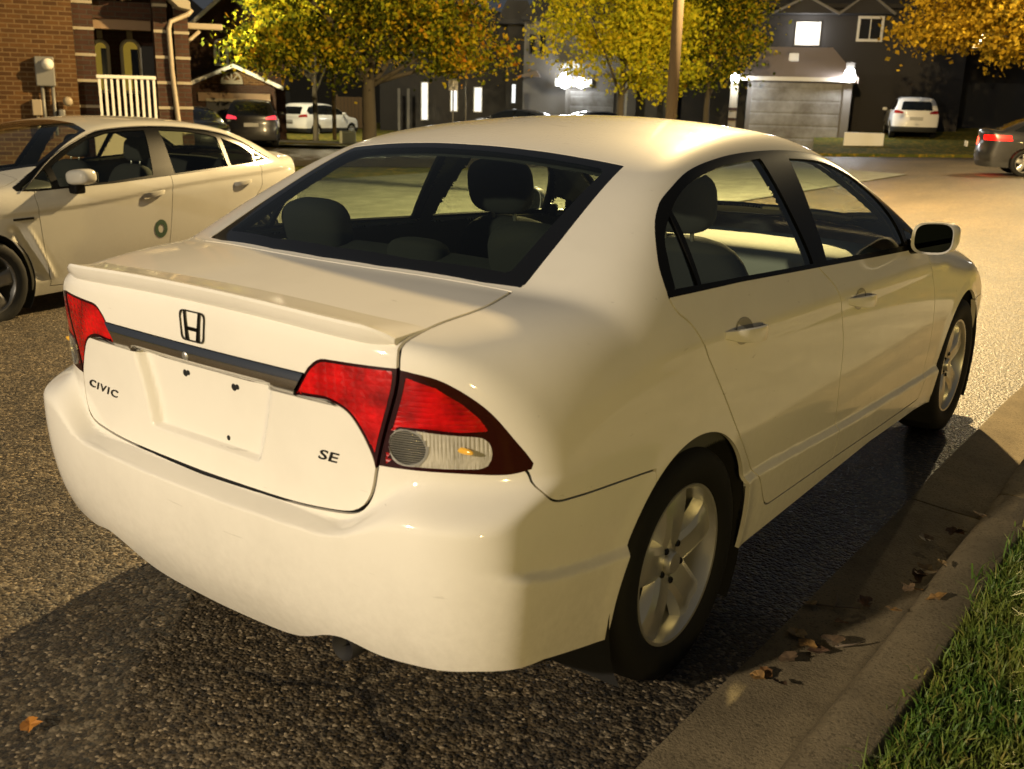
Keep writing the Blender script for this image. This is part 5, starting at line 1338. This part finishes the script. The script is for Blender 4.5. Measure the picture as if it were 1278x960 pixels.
# ---------------------------------------------------------------- street furniture, trees, cars beyond the cross street
def things():
    # lamp standard in front of the near car: tapered pole, arm, cobra head
    pm=mat('weathered pole',(.125,.088,.052),.85)
    def standard(loc,rz,h,arm,label,lx,power,col,pr=.10):
        t=empty('street_lamp',loc,rz,label,'street lamp','street lamps')
        MB().tube([(0,0,-.05),(0,0,h*.5),(0,0,h-.2)],[pr,pr*.85,pr*.62],14).done('pole',pm,t,True)
        MB().tube([(0,0,h-.9),(arm*.35,0,h-.25),(arm*.8,0,h)],[.035,.03,.028],8).done('arm',H['metal'],t,True)
        hd=MB().blob((arm,0,h),(.75,.28,.16),2.6,8).done('lamp_head',H['metal'],t,True)
        gm=mat('street lamp glass',(.8,.8,.7),.3,emit=col,es=40)
        MB().blob((arm+.04,0,h-.075),(.42,.2,.10),2.3,8).done('lamp_glass',gm,hd,True)
        l=bpy.data.lights.new('street_lamp_light','POINT'); l.energy=power; l.color=col; l.shadow_soft_size=.13
        o=bpy.data.objects.new('street_lamp_light',l); COL.objects.link(o); o.parent=t; o.location=(arm+.04,0,h-.22)
    p=at(-28.05,17.2); standard(p,R(-5),7.0,1.7,'tapered brownish lamp pole rising behind the roof of the near car',0,LP[0],(1,.71,.32),.10)
    standard((-5.9,-10.6,-.2),0,4.7,4.2,'street lamp behind the viewer lighting the tail of the near car',0,LP[1],(1,.84,.62))
    standard((12.,-8.5,.1),R(150),1.75,.5,'added fill lamp out of view behind and to the right of the viewer',0,LP[2],(1,.72,.24),.05)  # unseen fill lamp added to lift the near car's right side
    p=at(-55.6,35.); t=empty('maple_fill_lamp',p,R(-38),'added fill lamp hidden behind the porch of the brick house, lighting the maples','lamp')  # hidden lamp added to brighten the maples
    MB().tube([(0,0,-.05),(0,0,4.3)],.05,8).done('post',H['metal'],t,True); f=MB().box((.06,0,4.42),(.16,.34,.24),.02).done('lamp_head',H['metal'],t)
    MB().box((.15,0,4.42),(.02,.28,.18),.005).done('lamp_glass',mat('fill lamp glass',(.8,.8,.7),.3,emit=(1,.9,.6),es=8),f)
    l=bpy.data.lights.new('maple_fill_beam','SPOT'); l.energy=LP[3]; l.color=(1,.86,.50); l.shadow_soft_size=.1; l.spot_size=R(46); l.spot_blend=.6
    o=bpy.data.objects.new('maple_fill_beam',l); COL.objects.link(o); o.location=(p[0],p[1],p[2]+4.42)
    o.rotation_euler=(Vector(at(-46.9,43.,2.9))-o.location).to_track_quat('-Z','Y').to_euler()
    p=at(-5.6,31.); standard(p,R(120),7.4,1.8,'unseen lamp added past the right edge to light the golden maple',0,LP[4],(1,.78,.42),.09)  # out-of-view lamp added to brighten the golden maple
    p=at(-46.3,45.5); standard(p,R(200),8.4,1.2,'street lamp hidden behind the crown of the big maple',0,LP[5],(1,.86,.55),.09)
    # trees
    G=leaf_material('maple leaves turning',((.20,(.022,.030,.007)),(.48,(.07,.085,.010)),(.64,(.30,.32,.02)),(.80,(.58,.42,.022)),(1.,(.55,.20,.018))),(1.,4.8,.14))
    Y=leaf_material('yellow maple leaves',((.1,(.12,.15,.014)),(.36,(.34,.36,.022)),(.58,(.58,.53,.026)),(.85,(.70,.56,.028)),(1.,(.60,.32,.02))))
    O=leaf_material('golden maple leaves',((.1,(.07,.065,.012)),(.40,(.24,.17,.02)),(.65,(.48,.30,.025)),(.9,(.60,.40,.03)),(1.,(.50,.22,.02))))
    tree(at(-44.45,37.),'big maple with a dark olive crown turning orange on its right side',[(-1.5,0,4.2,3.5,2.6,1.9),(1.8,0,4.3,3.2,2.6,1.9),(0,0,5.6,4.4,3.,1.8),(3.6,-.3,3.2,1.6,1.6,1.1),(-3.2,0,3.4,1.5,1.6,.9)],G,.24,1.9,190,75,.20,3,R(44))
    tree(at(-47.3,44.),'slim maple with bright yellow leaves in front of the white SUV',[(-1.6,0,3.7,1.8,1.4,.85),(.2,0,4.2,1.7,1.4,1.0),(-.6,0,5.,1.8,1.5,.9)],Y,.11,1.8,70,70,.20,5,R(47))
    tree(at(-30.8,38.),'yellow-green maple in front of the grey house',[(-1.2,0,3.9,1.9,1.7,1.3),(1.2,0,3.9,1.9,1.7,1.5),(0,0,5.2,2.6,2.,1.5),(1.0,0,2.5,1.0,1.,.6)],Y,.13,1.7,120,75,.19,8,R(31))
    tree(at(-26.2,41.),'dim green maple standing just right of the lamp pole',[(0,0,3.9,1.7,1.6,1.5),(.4,0,5.3,1.9,1.6,1.5),(-.6,0,2.7,1.0,1.,.7)],G,.12,1.6,80,70,.19,9,R(26))
    tree(at(-8.9,36.5),'golden maple at the right edge hanging over the parked SUV',[(-2.2,0,4.5,2.8,2.2,1.2),(-.4,0,3.7,2.2,2.,1.05),(-3.6,0,3.9,1.6,1.6,.9),(-1.3,0,5.8,3.2,2.4,1.4),(1.5,0,4.8,2.,2.,1.2)],O,.14,2.5,170,75,.20,12,R(12))
    # cars
    def rz(h): return R(-h)
    far_car('suv','parked_suv',"white SUV parked by the slim maple, seen from its rear quarter",at(-48.0,52.,-.80),rz(-48+42),M['carwhite'],cat='SUV')
    far_car('suv','parked_suv',"black SUV with glowing red tail lamps beside the white SUV",at(-50.6,38.5),rz(-48),M['carblack'],cat='SUV',tail=M['redlit'] if False else M['redlamp2'])
    far_car('saloon','parked_car',"black car in the driveway of the gabled house",at(-53.9,37.),rz(-62+180),M['carblack'])
    far_car('saloon','parked_car',"dark saloon with bright glints in front of the grey house",at(-35.2,49.),rz(-34-70),M['cargrey'])
    far_car('saloon','parked_car',"dark saloon left of the lit garage, half hidden by the near roof",at(-32.9,50.),rz(-34+60),M['carblack'])
    far_car('suv','parked_suv',"pale SUV with red lamps backed under the golden maple",tuple(np.array(at(-15.7,46.))+np.array((0,0,.50))),rz(-14-8),M['carwhite'],cat='SUV')
    far_car('saloon','passing_car',"dark saloon driving out of the picture at the right edge with red lamps lit",at(-10.6,28.),rz(-15+84),M['carblack'],group=None,tail=M['redlit'],head=M['headlit'],h=.035)
    l=bpy.data.lights.new('tail_lamp_glow','POINT'); l.energy=25; l.color=(1,.05,.02); l.shadow_soft_size=.2
    p=at(-12.4,28.2); o=bpy.data.objects.new('tail_lamp_glow',l); COL.objects.link(o); o.location=(p[0],p[1],p[2]+.8)
    # small street things
    t=empty('street_sign',at(-39.9,40.),R(40),'small pale street sign on a thin post under the big maple','sign')
    MB().tube([(0,0,-.05),(0,0,2.55)],.03,8).done('post',H['metal'],t,True); MB().box((0,-.04,2.35),(.36,.02,.42),.01).done('plate',H['trim'],t)
    t=empty('street_sign',at(-39.2,41.),R(40),'bare thin sign post right of the small street sign','sign'); MB().tube([(0,0,-.05),(0,0,2.6)],.03,8).done('post',H['metal'],t,True); MB().box((0,-.04,2.45),(.06,.02,.3),.005).done('plate',H['metal'],t)
    o=MB().box((0,0,.27),(.62,.5,.60),.04).done('utility_box',mat('pale green metal',(.42,.44,.33),.6),None,False,at(-45.6,40.)); o.rotation_euler=(0,0,R(45)); tag(o,'pale green utility box beside the trunk of the big maple','utility box')
    for h,lab in ((-30.1,'dark wheeled bin left of the other by the garage'),(-29.2,'dark wheeled bin nearer the lamp pole')):
        t=empty('wheelie_bin',at(h,50.),R(30),lab,'bin','bins by the garage')
        q=MB(); V=[(-.24,-.28,.08),(.24,-.28,.08),(.24,.28,.08),(-.24,.28,.08),(-.30,-.36,1.0),(.30,-.36,1.0),(.30,.36,1.0),(-.30,.36,1.0)]
        q.add(V,[[3,2,1,0],[0,1,5,4],[1,2,6,5],[2,3,7,6],[3,0,4,7],[4,5,6,7]]); q.done('bin_body',M['cargrey'],t); MB().box((0,.0,1.03),(.64,.78,.06),.02).done('lid',M['cargrey'],t)
        for s in (-1,1): MB().lathe([(0,-.03),(.10,-.03),(.10,.03),(0,.03)],12,Matrix.Translation((s*.27,.28,.10))@Matrix.Rotation(R(90),4,'Y')).done('wheel',M['rubber'],t)
M['redlamp2']=mat('glowing red lamp',(.5,.02,.03),.3,emit=(1,.05,.08),es=1.2)
LP=(17000,4800,1850,22000,3200,4200)
things()
build_civic(); build_saloon()
# ---------------------------------------------------------------- light: dim night sky (the lamps stand on their poles)
w=bpy.data.worlds.new('World'); SC.world=w; w.use_nodes=True
t=NT(w); bg=w.node_tree.nodes['Background']
sky=t.n('ShaderNodeTexSky',sky_type='NISHITA',sun_disc=False,sun_elevation=R(3),sun_rotation=R(200),dust_density=3.)
mixn=t.mix(.97,sky.outputs[0],(.80,.86,.95)); t.l(mixn,bg.inputs[0]); bg.inputs[1].default_value=.058
# ---------------------------------------------------------------- camera
def camera():
    px,py,pz=1.90800195,-2.19538325,1.4731084
    yaw,pit,rol,f=R(-36.28188106),R(15.94276554),R(1.53304406),1264.8078
    F=Vector((math.sin(yaw)*math.cos(pit),math.cos(yaw)*math.cos(pit),-math.sin(pit)))
    Rt=Vector((math.cos(yaw),-math.sin(yaw),0)); U=Rt.cross(F)
    c,s=math.cos(rol),math.sin(rol); r=Rt*c+U*s; u=U*c-Rt*s
    cd=bpy.data.cameras.new('camera'); cd.sensor_width=36; cd.lens=f/1278*36; cd.clip_start=.05; cd.clip_end=500
    o=bpy.data.objects.new('camera',cd); COL.objects.link(o)
    o.matrix_world=Matrix(((r.x,u.x,-F.x,px),(r.y,u.y,-F.y,py),(r.z,u.z,-F.z,pz),(0,0,0,1)))
    cd.dof.use_dof=True; cd.dof.focus_distance=3.6; cd.dof.aperture_fstop=5.6
    SC.camera=o
camera()
SC.view_settings.view_transform='Standard'; SC.view_settings.look='None'; SC.view_settings.exposure=.14; SC.view_settings.gamma=1; SC.view_settings.use_curve_mapping=False
SC.render.engine='CYCLES'; SC.cycles.max_bounces=8; SC.cycles.transparent_max_bounces=12; SC.cycles.use_denoising=True
SC.cycles.sample_clamp_indirect=4
